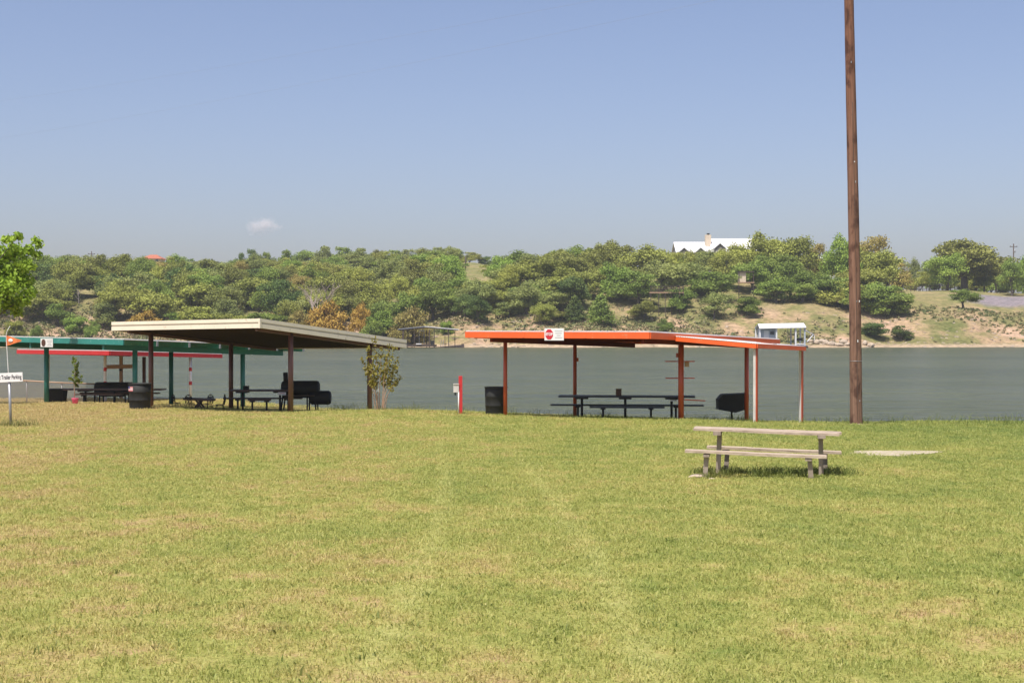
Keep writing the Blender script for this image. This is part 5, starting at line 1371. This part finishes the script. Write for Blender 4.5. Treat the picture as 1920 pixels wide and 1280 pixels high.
def big_house():
    d = 386.0; x = lambda px: XW(px, d); z = lambda py: ZW(py, d)
    zb = Tz(x(1345), d) - 1.0
    t = thing('hilltop_house', (x(1345), d, zb), 'large house with a white metal roof and stone chimney on the hilltop', 'house')
    def block(x0, x1, y0, y1, ze, zr, nm='wall'):
        ym = (y0 + y1) / 2; 
        vs = [(x0, y0, zb), (x1, y0, zb), (x1, y1, zb), (x0, y1, zb), (x0, y0, ze), (x1, y0, ze), (x1, y1, ze), (x0, y1, ze), (x0, ym, zr - 0.2), (x1, ym, zr - 0.2)]
        MB().add(vs, [(0, 1, 5, 4), (1, 2, 6, 9, 5), (2, 3, 7, 6), (3, 0, 4, 8, 7), (4, 5, 9, 8), (6, 7, 8, 9)]).build(nm, M['wall_grey'], t)
    block(x(1269), x(1336), d, d + 11, z(473), z(451.5)); rf = gable(MB(), x(1271), x(1336), d, d + 11, z(473), z(451.5)).build('roof', M['roof_white'], t)
    block(x(1337), x(1432), d - 1, d + 14, z(472), z(444.5)); rf2 = gable(MB(), x(1338), x(1430), d - 1, d + 14, z(472), z(444.5)).build('roof', M['roof_white'], t)
    for k in range(12):
        xx = x(1272) + (x(1335) - x(1272)) * k / 11
        MB().bar((xx, d - 0.5, z(473) + 0.09), (xx, d + 5.4, z(451.5) + 0.06), 0.06, 0.07).build('seam', M['roof_white'], rf)
    for px, pk, hw in ((1280, 466, 10), (1311, 466, 11), (1347, 458, 11)):
        y0 = d - 3.2; zp = z(pk); ze = zp - hw / F * d * 0.75
        MB().prism([(x(px - hw + 1), y0 + 0.4, ze - 3.4), (x(px + hw - 1), y0 + 0.4, ze - 3.4), (x(px + hw - 1), y0 + 0.4, ze), (x(px), y0 + 0.4, zp - 0.2), (x(px - hw + 1), y0 + 0.4, ze)], (0, 5.5, 0)).build('gable_wall', M['wall_grey'], t)
        for sg in (-1, 1):
            vs = [(x(px + sg * hw), y0, ze - 0.15), (x(px), y0, zp), (x(px), y0 + 6, zp), (x(px + sg * hw), y0 + 6, ze - 0.15)]
            vs += [(a, b, c + 0.22) for a, b, c in vs]
            MB().add(vs, [(0, 1, 2, 3), (7, 6, 5, 4), (0, 4, 5, 1), (1, 5, 6, 2), (2, 6, 7, 3), (3, 7, 4, 0)]).build('gable_roof', M['roof_white'], t)
        window(t, (x(px), y0 + 0.35, ze - 1.6), 1.8, 1.9)
    ch = MB().box((x(1330.5), d + 3.5, (z(439) + z(462)) / 2), (1.55, 1.4, z(439) - z(462))).build('chimney', M['wall_cream'], t)
    MB().lathe((x(1331), d + 3.5, z(439)), [(0.35, 0), (0.35, 0.3), (0.48, 0.32), (0.48, 0.42)], 12).build('chimney_cap', M['black'], ch)
big_house()
def white_house():
    d = 392.0; x = lambda px: XW(px, d); z = lambda py: ZW(py, d)
    zb = Tz(x(1530), d) - 0.6
    t = thing('white_cottage', (x(1530), d, zb), 'small white-roofed cottage half hidden by trees left of the pole', 'house')
    MB().box((x(1530), d + 4, (zb + z(496)) / 2), (x(1562) - x(1500), 8, z(496) - zb)).build('wall', M['white'], t)
    gable(MB(), x(1502), x(1560), d, d + 8, z(497), z(480)).build('roof', M['roof_white'], t)
    window(t, (x(1545), d - 0.02, z(504)), 1.6, 1.4)
white_house()
def tile_house():
    d = 505.0; x = lambda px: XW(px, d); z = lambda py: ZW(py, d)
    zb = Tz(x(283), d) - 0.8
    t = thing('tile_roof_house', (x(283), d, zb), 'cream house with a terracotta hip roof on the left skyline', 'house')
    MB().box((x(283), d + 4, (zb + z(485)) / 2), (x(300) - x(266), 7, z(485) - zb)).build('wall', M['wall_cream'], t)
    x0, x1, y0, y1 = x(262), x(304), d - 0.4, d + 8.4; zr = z(476.5); ze = z(485)
    MB().add([(x0, y0, ze), (x1, y0, ze), (x1, y1, ze), (x0, y1, ze), (x(277), d + 4, zr), (x(289), d + 4, zr)], [(0, 1, 5, 4), (1, 2, 5), (2, 3, 4, 5), (3, 0, 4), (3, 2, 1, 0)]).build('roof', M['tile'], t)
    for px in (272, 283, 294): window(t, (x(px), d + 0.48, z(488.5)), 1.1, 1.2)
    d2 = 470.0
    t = thing('white_shed', (XW(223, d2), d2, Tz(XW(223, d2), d2)), 'tiny white shed among the trees left of the terracotta roof', 'shed')
    zt = ZW(493, d2); zb = Tz(XW(223, d2), d2) - 0.3
    MB().box((XW(223, d2), d2, (zt - 0.5 + zb) / 2), (1.6, 2, zt - 0.5 - zb)).build('wall', M['white'], t)
    MB().prism([(XW(223, d2) - 1, d2 - 1.2, zt - 0.6), (XW(223, d2) + 1, d2 - 1.2, zt - 0.6), (XW(223, d2), d2 - 1.2, zt + 0.3)], (0, 2.4, 0)).build('roof', M['roof_white'], t)
tile_house()

def far_pole(px, d, top, r_, label, arm=True, twin=False):
    x = XW(px, d); zb = Tz(x, d) - 0.4; zt = ZW(top, d)
    t = thing('power_pole', (x, d, zb), label, 'pole')
    MB().tube([(x, d, zb), (x, d, zt)], [r_ * 1.2, r_], 8).build('shaft', M['dark_wood'], t)
    if arm:
        MB().bar((x - 1.1, d, zt - 0.9), (x + 1.1, d, zt - 0.9), 0.14, 0.16).build('crossarm', M['dark_wood'], t)
        for s in (-0.95, 0.95): MB().lathe((x + s, d, zt - 0.85), [(0.12, 0), (0.14, 0.3), (0.06, 0.45)], 8).build('insulator', M['grey_metal'], t)
        MB().lathe((x + 0.32, d - 0.1, zt - 2.6), [(0.2, 0), (0.24, 0.1), (0.24, 0.8), (0.12, 0.9)], 10).build('transformer', M['grey_metal'], t)
    if twin:
        for s in (-0.7, 0.7): MB().box((x + s, d, zt), (0.7, 0.4, 0.25)).build('lamp_head', M['white'], t)
        MB().bar((x - 0.7, d, zt - 0.1), (x + 0.7, d, zt - 0.1), 0.1, 0.1).build('lamp_arm', M['grey_metal'], t)
far_pole(1900, 425, 457, 0.17, 'power pole with crossarm and transformer at the right edge')
far_pole(172, 455, 471, 0.14, 'thin power pole on the ridge left of the terracotta roof')
far_pole(873, 430, 480, 0.16, 'bare brown pole on the open hillside gap', False)
far_pole(803, 515, 476, 0.12, 'twin-headed lamp pole on the skyline above the dock', False, True)

def boat_dock_dark():
    d0, d1 = 296.0, 304.0; d = 298.0; x = lambda px: XW(px, d); z = lambda py: ZW(py, d)
    t = thing('boat_dock', (x(800), d, WATER - 0.3), 'open boat dock with dark posts and shallow gable roof', 'boat dock')
    for (xa, za, xb, zb_) in ((x(747), z(616.5), x(797), z(611.2)), (x(797), z(611.2), x(862), z(617.2))):
        vs = [(xa, d0, za), (xb, d0, zb_), (xb, d1, zb_), (xa, d1, za)]; vs += [(a, b, c - 0.16) for a, b, c in vs]
        MB().add(vs, [(0, 1, 2, 3), (7, 6, 5, 4), (0, 4, 5, 1), (1, 5, 6, 2), (2, 6, 7, 3), (3, 7, 4, 0)]).build('roof_panel', M['sheet'] if xa > x(790) else M['grey_metal'], t)
    MB().bar((x(748), d0 + 0.2, z(618.6)), (x(797), d0 + 0.2, z(613.6)), 0.2, 0.3).build('eave_beam', M['dark_wood'], t)
    MB().bar((x(797), d0 + 0.2, z(613.6)), (x(860), d0 + 0.2, z(619.0)), 0.2, 0.2).build('eave_beam', M['dark_wood'], t)
    for px, dd_, w in ((757, d0 + 0.3, 0.3), (761, d1 - 0.4, 0.16), (769, d1 - 0.4, 0.12), (778, d0 + 0.3, 0.12), (797, d1 - 0.4, 0.16), (806, d0 + 0.3, 0.2), (815, d0 + 0.4, 0.16), (832, d1 - 0.4, 0.12), (842, d0 + 0.3, 0.16), (851, d1 - 0.4, 0.12)):
        zz = z(617) - 0.1; MB().box((x(px), dd_, (zz + WATER - 0.6) / 2), (w, w, zz - WATER + 0.6)).build('post', M['dark_wood'], t)
    MB().box((x(789), (d0 + d1) / 2, WATER + 0.42), (x(816) - x(762), d1 - d0, 0.35)).build('deck', M['dark_wood'], t)
    MB().box((x(811), d0 + 1.0, WATER + 1.05), (0.75, 0.8, 0.9)).build('dock_box', M['black'], t)
    MB().box((x(786.5), d0 - 0.2, WATER + 0.8), (1.1, 0.5, 0.18)).build('bench_top', M['white'], t)
    for px in (786, 795): MB().box((x(px), d0 + 2, (z(620) + WATER + 0.5) / 2), (0.09, 0.09, z(620) - WATER - 0.5)).build('lift_post', M['grey_metal'], t)
    MB().bar((x(786), d0 + 2, z(620)), (x(796), d0 + 2, z(619)), 0.12, 0.2).build('lift_beam', M['white'], t)
    for px in (826, 830): MB().bar((x(px), d0 + 3, WATER + 0.2), (x(px + 1), d0 + 3, WATER + 1.6), 0.12, 0.12).build('ladder_rail', M['white'], t)
boat_dock_dark()
def boat_dock_pale():
    d = 296.0; x = lambda px: XW(px, d); z = lambda py: ZW(py, d)
    t = thing('boat_dock', (x(1468), d, WATER - 0.3), 'pale boat dock with white roof and blue-grey storage room', 'boat dock')
    vs = [(x(1423), d - 0.4, z(614.8)), (x(1511), d - 0.4, z(613.2)), (x(1512), d + 2.6, z(605.2)), (x(1425), d + 2.6, z(606.6))]
    vs += [(a, b, c - 0.14) for a, b, c in vs]; FS = [(0, 1, 2, 3), (7, 6, 5, 4), (0, 4, 5, 1), (1, 5, 6, 2), (2, 6, 7, 3), (3, 7, 4, 0)]
    MB().add(vs, FS).build('roof_panel', M['roof_white'], t)
    vs = [(x(1425), d + 2.6, z(606.6)), (x(1512), d + 2.6, z(605.2)), (x(1513), d + 5.6, z(613.2)), (x(1423), d + 5.6, z(614.8))]; vs += [(a, b, c - 0.14) for a, b, c in vs]
    MB().add(vs, FS).build('roof_panel', M['roof_white'], t)
    zf = WATER + 0.55
    MB().box(((x(1424) + x(1514)) / 2, d + 2.6, zf - 0.2), (x(1514) - x(1424), 5.6, 0.3)).build('deck', M['grey_metal'], t)
    for k in range(5): MB().tube([(x(1440 + 18 * k), d - 0.4, WATER + 0.05), (x(1440 + 18 * k), d + 5.4, WATER + 0.05)], 0.35, 10).build('float_drum', M['black'], t)
    rm = MB().box((x(1443), d + 3.0, (zf + z(615)) / 2), (x(1458) - x(1428), 4.4, z(615) - zf)).build('storage_room', M['pale_blue'], t)
    MB().box((x(1438), d + 0.76, z(630)), (1.0, 0.08, 2.2)).build('door', M['white'], rm)
    MB().box((x(1449), d + 0.76, z(624)), (0.8, 0.08, 0.7)).build('window', M['glass'], rm)
    for px, dy in ((1425, 0.1), (1456, 0.1), (1492, 0.1), (1509, 0.1), (1425, 5.2), (1492, 5.2), (1510, 5.2)):
        MB().box((x(px), d + dy, (zf - 0.1 + z(614)) / 2), (0.3, 0.3, z(614) - zf + 0.1)).build('post', M['white'] if px != 1509 else M['pale_blue'], t)
    for px in (1484, 1497): MB().box((x(px), d + 4, (zf + z(616)) / 2), (0.07, 0.07, z(616) - zf)).build('ladder_rail', M['grey_metal'], t)
    for k in range(4): MB().bar((x(1484), d + 4, z(622 + 3.4 * k)), (x(1497), d + 4, z(622 + 3.4 * k)), 0.06, 0.08).build('ladder_rung', M['lumber'], t)
    MB().bar((x(1491), d + 0.1, z(645)), (x(1509), d + 0.1, z(645)), 0.12, 0.2).build('low_rail', M['white'], t)
    MB().box((x(1500), d + 1.0, z(636)), (1.4, 0.6, 0.5)).build('bench_box', M['black'], t)
    t2 = thing('gangway', (x(1530), d + 6, Tz(x(1530), 303)), 'white angled gangway rails beside the pale boat dock', 'gangway')
    MB().bar((x(1513), d + 3, z(618.5)), (x(1538), d + 6.5, z(627)), 0.16, 0.2).build('rail', M['white'], t2)
    MB().bar((x(1538), d + 6.5, z(627)), (x(1519), d + 3, z(641)), 0.16, 0.2).build('rail', M['white'], t2)
    MB().box((x(1536), d + 6.4, z(628)), (0.5, 0.3, 0.35)).build('hinge', M['black'], t2)
    MB().bar((x(1541), d + 7.2, z(629)), (x(1540), d + 7.2, z(650)), 0.12, 0.12).build('anchor_post', M['white'], t2)
boat_dock_pale()

def rail_fence(label, px0, px1, d, h, n, rails, mat, rail_n='rail'):
    x0, x1 = XW(px0, d), XW(px1, d); xm = (x0 + x1) / 2
    t = thing('rail_fence', (xm, d, Tz(xm, d)), label, 'fence')
    pz = lambda x: Tz(x, d)
    for k in range(n + 1):
        x = x0 + (x1 - x0) * k / n; MB().box((x, d, pz(x) + h / 2 - 0.2), (0.14, 0.14, h + 0.4)).build('post', mat, t)
    for rz in rails:
        for k in range(n):
            a = x0 + (x1 - x0) * k / n; b = x0 + (x1 - x0) * (k + 1) / n
            MB().bar((a, d - 0.1, pz(a) + h * rz), (b, d - 0.1, pz(b) + h * rz), 0.06, 0.12).build(rail_n, mat, t)
rail_fence('dark rail fence at the plateau edge left of the big oak', 1700, 1790, 398, 1.5, 12, (0.35, 0.9), M['dark_wood'])
def deck():
    d = 333.0; x = lambda px: XW(px, d); z = lambda py: ZW(py, d)
    t = thing('viewing_deck', (x(1250), d, Tz(x(1250), d)), 'brown timber viewing deck with railings on the hillside', 'deck')
    MB().box((x(1250), d + 1.5, z(548.5)), (x(1282) - x(1218), 3.6, 0.25)).build('floor', M['lumber'], t)
    for px in (1220, 1235, 1247, 1259, 1274, 1281):
        g = Tz(x(px), d) - 0.5; MB().box((x(px), d - 0.2, (g + z(536)) / 2), (0.16, 0.16, z(536) - g)).build('post', M['dark_wood'], t)
    for py in (537, 541.5, 545.5): MB().bar((x(1219), d - 0.33, z(py)), (x(1281), d - 0.33, z(py)), 0.06, 0.14).build('rail', M['dark_wood'], t)
    d = 346.0
    t = thing('lookout_cabin', (x(1391), d, Tz(x(1391), d)), 'small cream lookout cabin in the shade below the house', 'cabin')
    xx = XW(1391, d); zb = Tz(xx, d) - 0.4
    MB().box((xx, d, ZW(520, d)), (1.6, 2, ZW(511, d) - ZW(529, d))).build('wall', M['wall_cream'], t)
    MB().box((xx + 0.9, d, ZW(510, d)), (3.6, 2.8, 0.2)).build('roof', M['dark_wood'], t)
    MB().box((xx + 0.9, d, ZW(530, d)), (3.8, 2.6, 0.2)).build('floor', M['lumber'], t)
    for s in (-0.9, 2.6):
        MB().box((xx + s, d - 1.1, (zb + ZW(510, d)) / 2), (0.15, 0.15, ZW(510, d) - zb)).build('post', M['dark_wood'], t)
deck()

# ---------------------------------------------------------------- power line
def power_line():
    for k, (pa, pb, lab) in enumerate((((1590, -52, 40), (-420, 318, 88), 'lower thin power line crossing the upper left sky'), ((1590, -90, 40), (-420, 240, 88), 'upper thin power line crossing the upper left sky'))):
        a, b = P(*pa), P(*pb); pts = []
        for i in range(41):
            f = i / 40; p = a.lerp(b, f); p.z -= 1.0 * 4 * f * (1 - f) * 0.55; pts.append(p)
        o = MB().tube(pts, 0.0022, 5, False).build('power_line', M['grey_metal'], origin=a); tag(o, lab, 'power line', 'power lines to the utility pole')
power_line()

# ---------------------------------------------------------------- grass
def blade_patch(seed, n, size, hmin, hmax, wid, name, mat, link=False, pts=None):
    """pts: optional (x, y, z, height) world roots"""
    g = np.random.default_rng(seed)
    if pts is None:
        root = np.stack([g.uniform(-size / 2, size / 2, n), g.uniform(-size / 2, size / 2, n), np.full(n, -0.004)], 1); h = g.uniform(hmin, hmax, n)
    else: root = pts[:, :3]; h = pts[:, 3]; n = len(h)
    a = g.uniform(0, 2 * np.pi, n); lean = g.uniform(0.25, 1.7, n)
    dirv = np.stack([np.cos(a), np.sin(a), np.zeros(n)], 1); ba = g.uniform(0, 2 * np.pi, n)
    side = np.stack([np.cos(ba), np.sin(ba), np.zeros(n)], 1) * (wid * g.uniform(0.6, 1.3, n))[:, None]
    up = np.array([0, 0, 1.0])
    m = root + dirv * (h * lean * 0.3)[:, None] + up * (h * 0.6)[:, None]
    tip = root + dirv * (h * lean * 0.95)[:, None] + up * (h * np.clip(1.0 - 0.28 * lean, 0.4, 1))[:, None]
    V_ = np.stack([root - side, root + side, m + side * 0.8, m - side * 0.8, tip + side * 0.12, tip - side * 0.12], 1).reshape(-1, 3)
    b = np.arange(n)[:, None] * 6
    F_ = np.concatenate([b + np.array([0, 1, 2, 3]), b + np.array([3, 2, 4, 5])])
    t_ = np.clip(g.beta(1.6, 2.0, n), 0, 1); t_ = np.concatenate([t_, t_])
    return mesh_np(name, V_, F_, mat, False, t_, link=link)

pc = bpy.data.collections.new('grass_patches')
for k in range(6):
    pc.objects.link(blade_patch(100 + k, 620, 0.62, 0.010, 0.042, 0.0034, 'grass_patch', M['blade']))
def lawn_grass():
    g = np.random.default_rng(55); P_ = []; S_ = []
    y = 4.6
    while y < 73:
        s = 1.0 + max(0, y - 7) / 34.0; step = 0.44 * s; half = 0.37 * y + 1.6
        x = -half + g.uniform(0, step)
        while x < half:
            px_, py_ = x + g.uniform(-.2, .2) * step, y + g.uniform(-.3, .3) * step
            if not (abs(px_ - XW(1676, 28.6)) < 0.75 and abs(py_ - 28.6) < 0.6) and py_ < np.interp(px_, EDX, EDY) + 0.5:
                P_.append((px_, py_, Gz(px_, py_))); S_.append(s)
            x += step
        y += step * 0.92
    me = bpy.data.meshes.new('lawn_grass'); me.from_pydata(P_, [], [])
    at = me.attributes.new('scl', 'FLOAT', 'POINT'); at.data.foreach_set('value', np.array(S_, np.float32))
    me.materials.append(M['blade'])
    o = bpy.data.objects.new('lawn_grass', me); COL.objects.link(o)
    nt = bpy.data.node_groups.new('scatter_grass', 'GeometryNodeTree')
    nt.interface.new_socket('Geometry', in_out='INPUT', socket_type='NodeSocketGeometry')
    nt.interface.new_socket('Geometry', in_out='OUTPUT', socket_type='NodeSocketGeometry')
    N = nt.nodes; L = nt.links
    gi = N.new('NodeGroupInput'); go = N.new('NodeGroupOutput')
    ci = N.new('GeometryNodeCollectionInfo'); ci.inputs['Collection'].default_value = pc
    ci.inputs['Separate Children'].default_value = True; ci.inputs['Reset Children'].default_value = True
    ip = N.new('GeometryNodeInstanceOnPoints'); ip.inputs['Pick Instance'].default_value = True
    ri = N.new('FunctionNodeRandomValue'); ri.data_type = 'INT'; ri.inputs[4].default_value = 0; ri.inputs[5].default_value = 5
    rr_ = N.new('FunctionNodeRandomValue'); rr_.data_type = 'FLOAT_VECTOR'; rr_.inputs[0].default_value = (0, 0, 0); rr_.inputs[1].default_value = (0, 0, 6.283)
    na = N.new('GeometryNodeInputNamedAttribute'); na.data_type = 'FLOAT'; na.inputs[0].default_value = 'scl'
    L.new(gi.outputs[0], ip.inputs['Points']); L.new(ci.outputs[0], ip.inputs['Instance'])
    L.new(ri.outputs[2], ip.inputs['Instance Index']); L.new(rr_.outputs[0], ip.inputs['Rotation']); L.new(na.outputs[0], ip.inputs['Scale'])
    L.new(ip.outputs[0], go.inputs[0])
    md = o.modifiers.new('scatter', 'NODES'); md.node_group = nt
    tag(o, 'short mown yellow-green grass covering the lawn', 'grass', kind='stuff')
lawn_grass()

def tall_grass():
    g = np.random.default_rng(66); L_ = []
    def clump(x, y, n, rx, ry, h0, h1):
        xs = x + g.normal(0, rx, n); ys = y + g.normal(0, ry, n); hs = g.uniform(h0, h1, n)
        for a, b, c in zip(xs, ys, hs): L_.append((a, b, Gz(a, b) - 0.01, c))
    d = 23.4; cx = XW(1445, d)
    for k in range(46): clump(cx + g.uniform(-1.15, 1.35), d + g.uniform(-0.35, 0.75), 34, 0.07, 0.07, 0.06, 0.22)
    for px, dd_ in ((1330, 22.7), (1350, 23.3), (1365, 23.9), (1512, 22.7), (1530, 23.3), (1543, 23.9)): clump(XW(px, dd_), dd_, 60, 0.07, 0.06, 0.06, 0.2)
    clump(XW(26, 38.4), 38.4, 260, 0.32, 0.2, 0.08, 0.34)
    for k in range(150):                                  # unmown rim along the crest
        x = g.uniform(-7, 16); y = np.interp(x, Y0X, Y0Y) + g.uniform(-0.2, 3.0); clump(x, y, 14, 0.18, 0.16, 0.06, 0.2)
    for k in range(60):
        x = g.uniform(-7, 15); y = np.interp(x, Y0X, Y0Y) + g.uniform(2.0, 5.0); clump(x, y, 16, 0.22, 0.2, 0.2, 0.45)
    for k in range(70):
        x = g.uniform(-24, -10); y = np.interp(x, Y0X, Y0Y) + g.uniform(3.0, 9.0); clump(x, y, 12, 0.2, 0.2, 0.08, 0.26)
    for k in range(60): clump(g.uniform(2.2, 8.6), g.uniform(44.5, 50), 12, 0.15, 0.15, 0.08, 0.28)
    for px, dd_ in ((1608, 39.8), (863, 44.9), (715, 47.1), (693, 50), (1277, 44.3), (1412, 41), (1505, 43.2)): clump(XW(px, dd_), dd_ - 0.05, 60, 0.16, 0.1, 0.05, 0.2)
    for k in range(5): clump(XW(g.uniform(1540, 1600), 40.5), 40.6, 8, 0.2, 0.1, 0.2, 0.42)
    for k in range(4): clump(XW(g.uniform(1880, 1905), 41), 41, 9, 0.15, 0.1, 0.2, 0.5)
    for k in range(700):                                  # weeds scattered over the lawn
        y = 5.5 + 34 * g.random() ** 0.8; x = g.uniform(-0.4, 0.4) * y; clump(x, y, int(g.integers(3, 12)), 0.05, 0.05, 0.025, 0.075)
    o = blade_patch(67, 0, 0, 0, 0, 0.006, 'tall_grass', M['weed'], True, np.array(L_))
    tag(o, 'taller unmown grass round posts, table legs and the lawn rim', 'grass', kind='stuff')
tall_grass()

# ---------------------------------------------------------------- cloud and haze
def cloud():
    import bmesh
    d = 5200.0; c = P(491, 423, d); bm = bmesh.new(); bmesh.ops.create_icosphere(bm, subdivisions=3, radius=1.0)
    me = bpy.data.meshes.new('cloud'); bm.to_mesh(me); bm.free()
    o = bpy.data.objects.new('cloud', me); COL.objects.link(o); o.location = c; o.scale = (78, 55, 44)
    m = bpy.data.materials.new('cloud_vapour'); nt, n, l, b = nodes_of(m); n.remove(b)
    tc = n.new('ShaderNodeTexCoord'); ln = n.new('ShaderNodeVectorMath'); ln.operation = 'LENGTH'; l.new(tc.outputs['Object'], ln.inputs[0])
    nz = noise(n, l, mapping(n, l, tc.outputs['Object'], (1.0, 1, 0.8), (0, R(-18), 0)), 1.9, 6, 0.6)
    v = math_(n, l, 'SUBTRACT', nz.outputs['Fac'], math_(n, l, 'MULTIPLY', ln.outputs['Value'], 0.34))
    v = math_(n, l, 'MULTIPLY', math_(n, l, 'SUBTRACT', v, 0.26), 0.10)
    v = math_(n, l, 'MAXIMUM', v, 0.0)
    pv = n.new('ShaderNodeVolumePrincipled'); pv.inputs['Color'].default_value = (0.95, 0.93, 0.92, 1); l.new(v, pv.inputs['Density'])
    l.new(pv.outputs[0], nt.nodes['Material Output'].inputs['Volume']); me.materials.append(m)
    tag(o, 'single small wispy cloud low in the left sky', 'cloud')
cloud()
HAZE = 0.00016
if HAZE:
    mb = MB(); mb.box((0, 2025, 17.5), (7600, 4200, 51))
    o = mb.build('haze', None); o.data.materials.clear()
    m = bpy.data.materials.new('haze_air'); nt, n, l, b = nodes_of(m); n.remove(b)
    pv = n.new('ShaderNodeVolumePrincipled'); pv.inputs['Color'].default_value = (0.86, 0.91, 1.0, 1); pv.inputs['Density'].default_value = HAZE
    l.new(pv.outputs[0], nt.nodes['Material Output'].inputs['Volume']); o.data.materials.append(m)
    tag(o, 'thin pale summer haze over the lake', 'haze', kind='stuff')
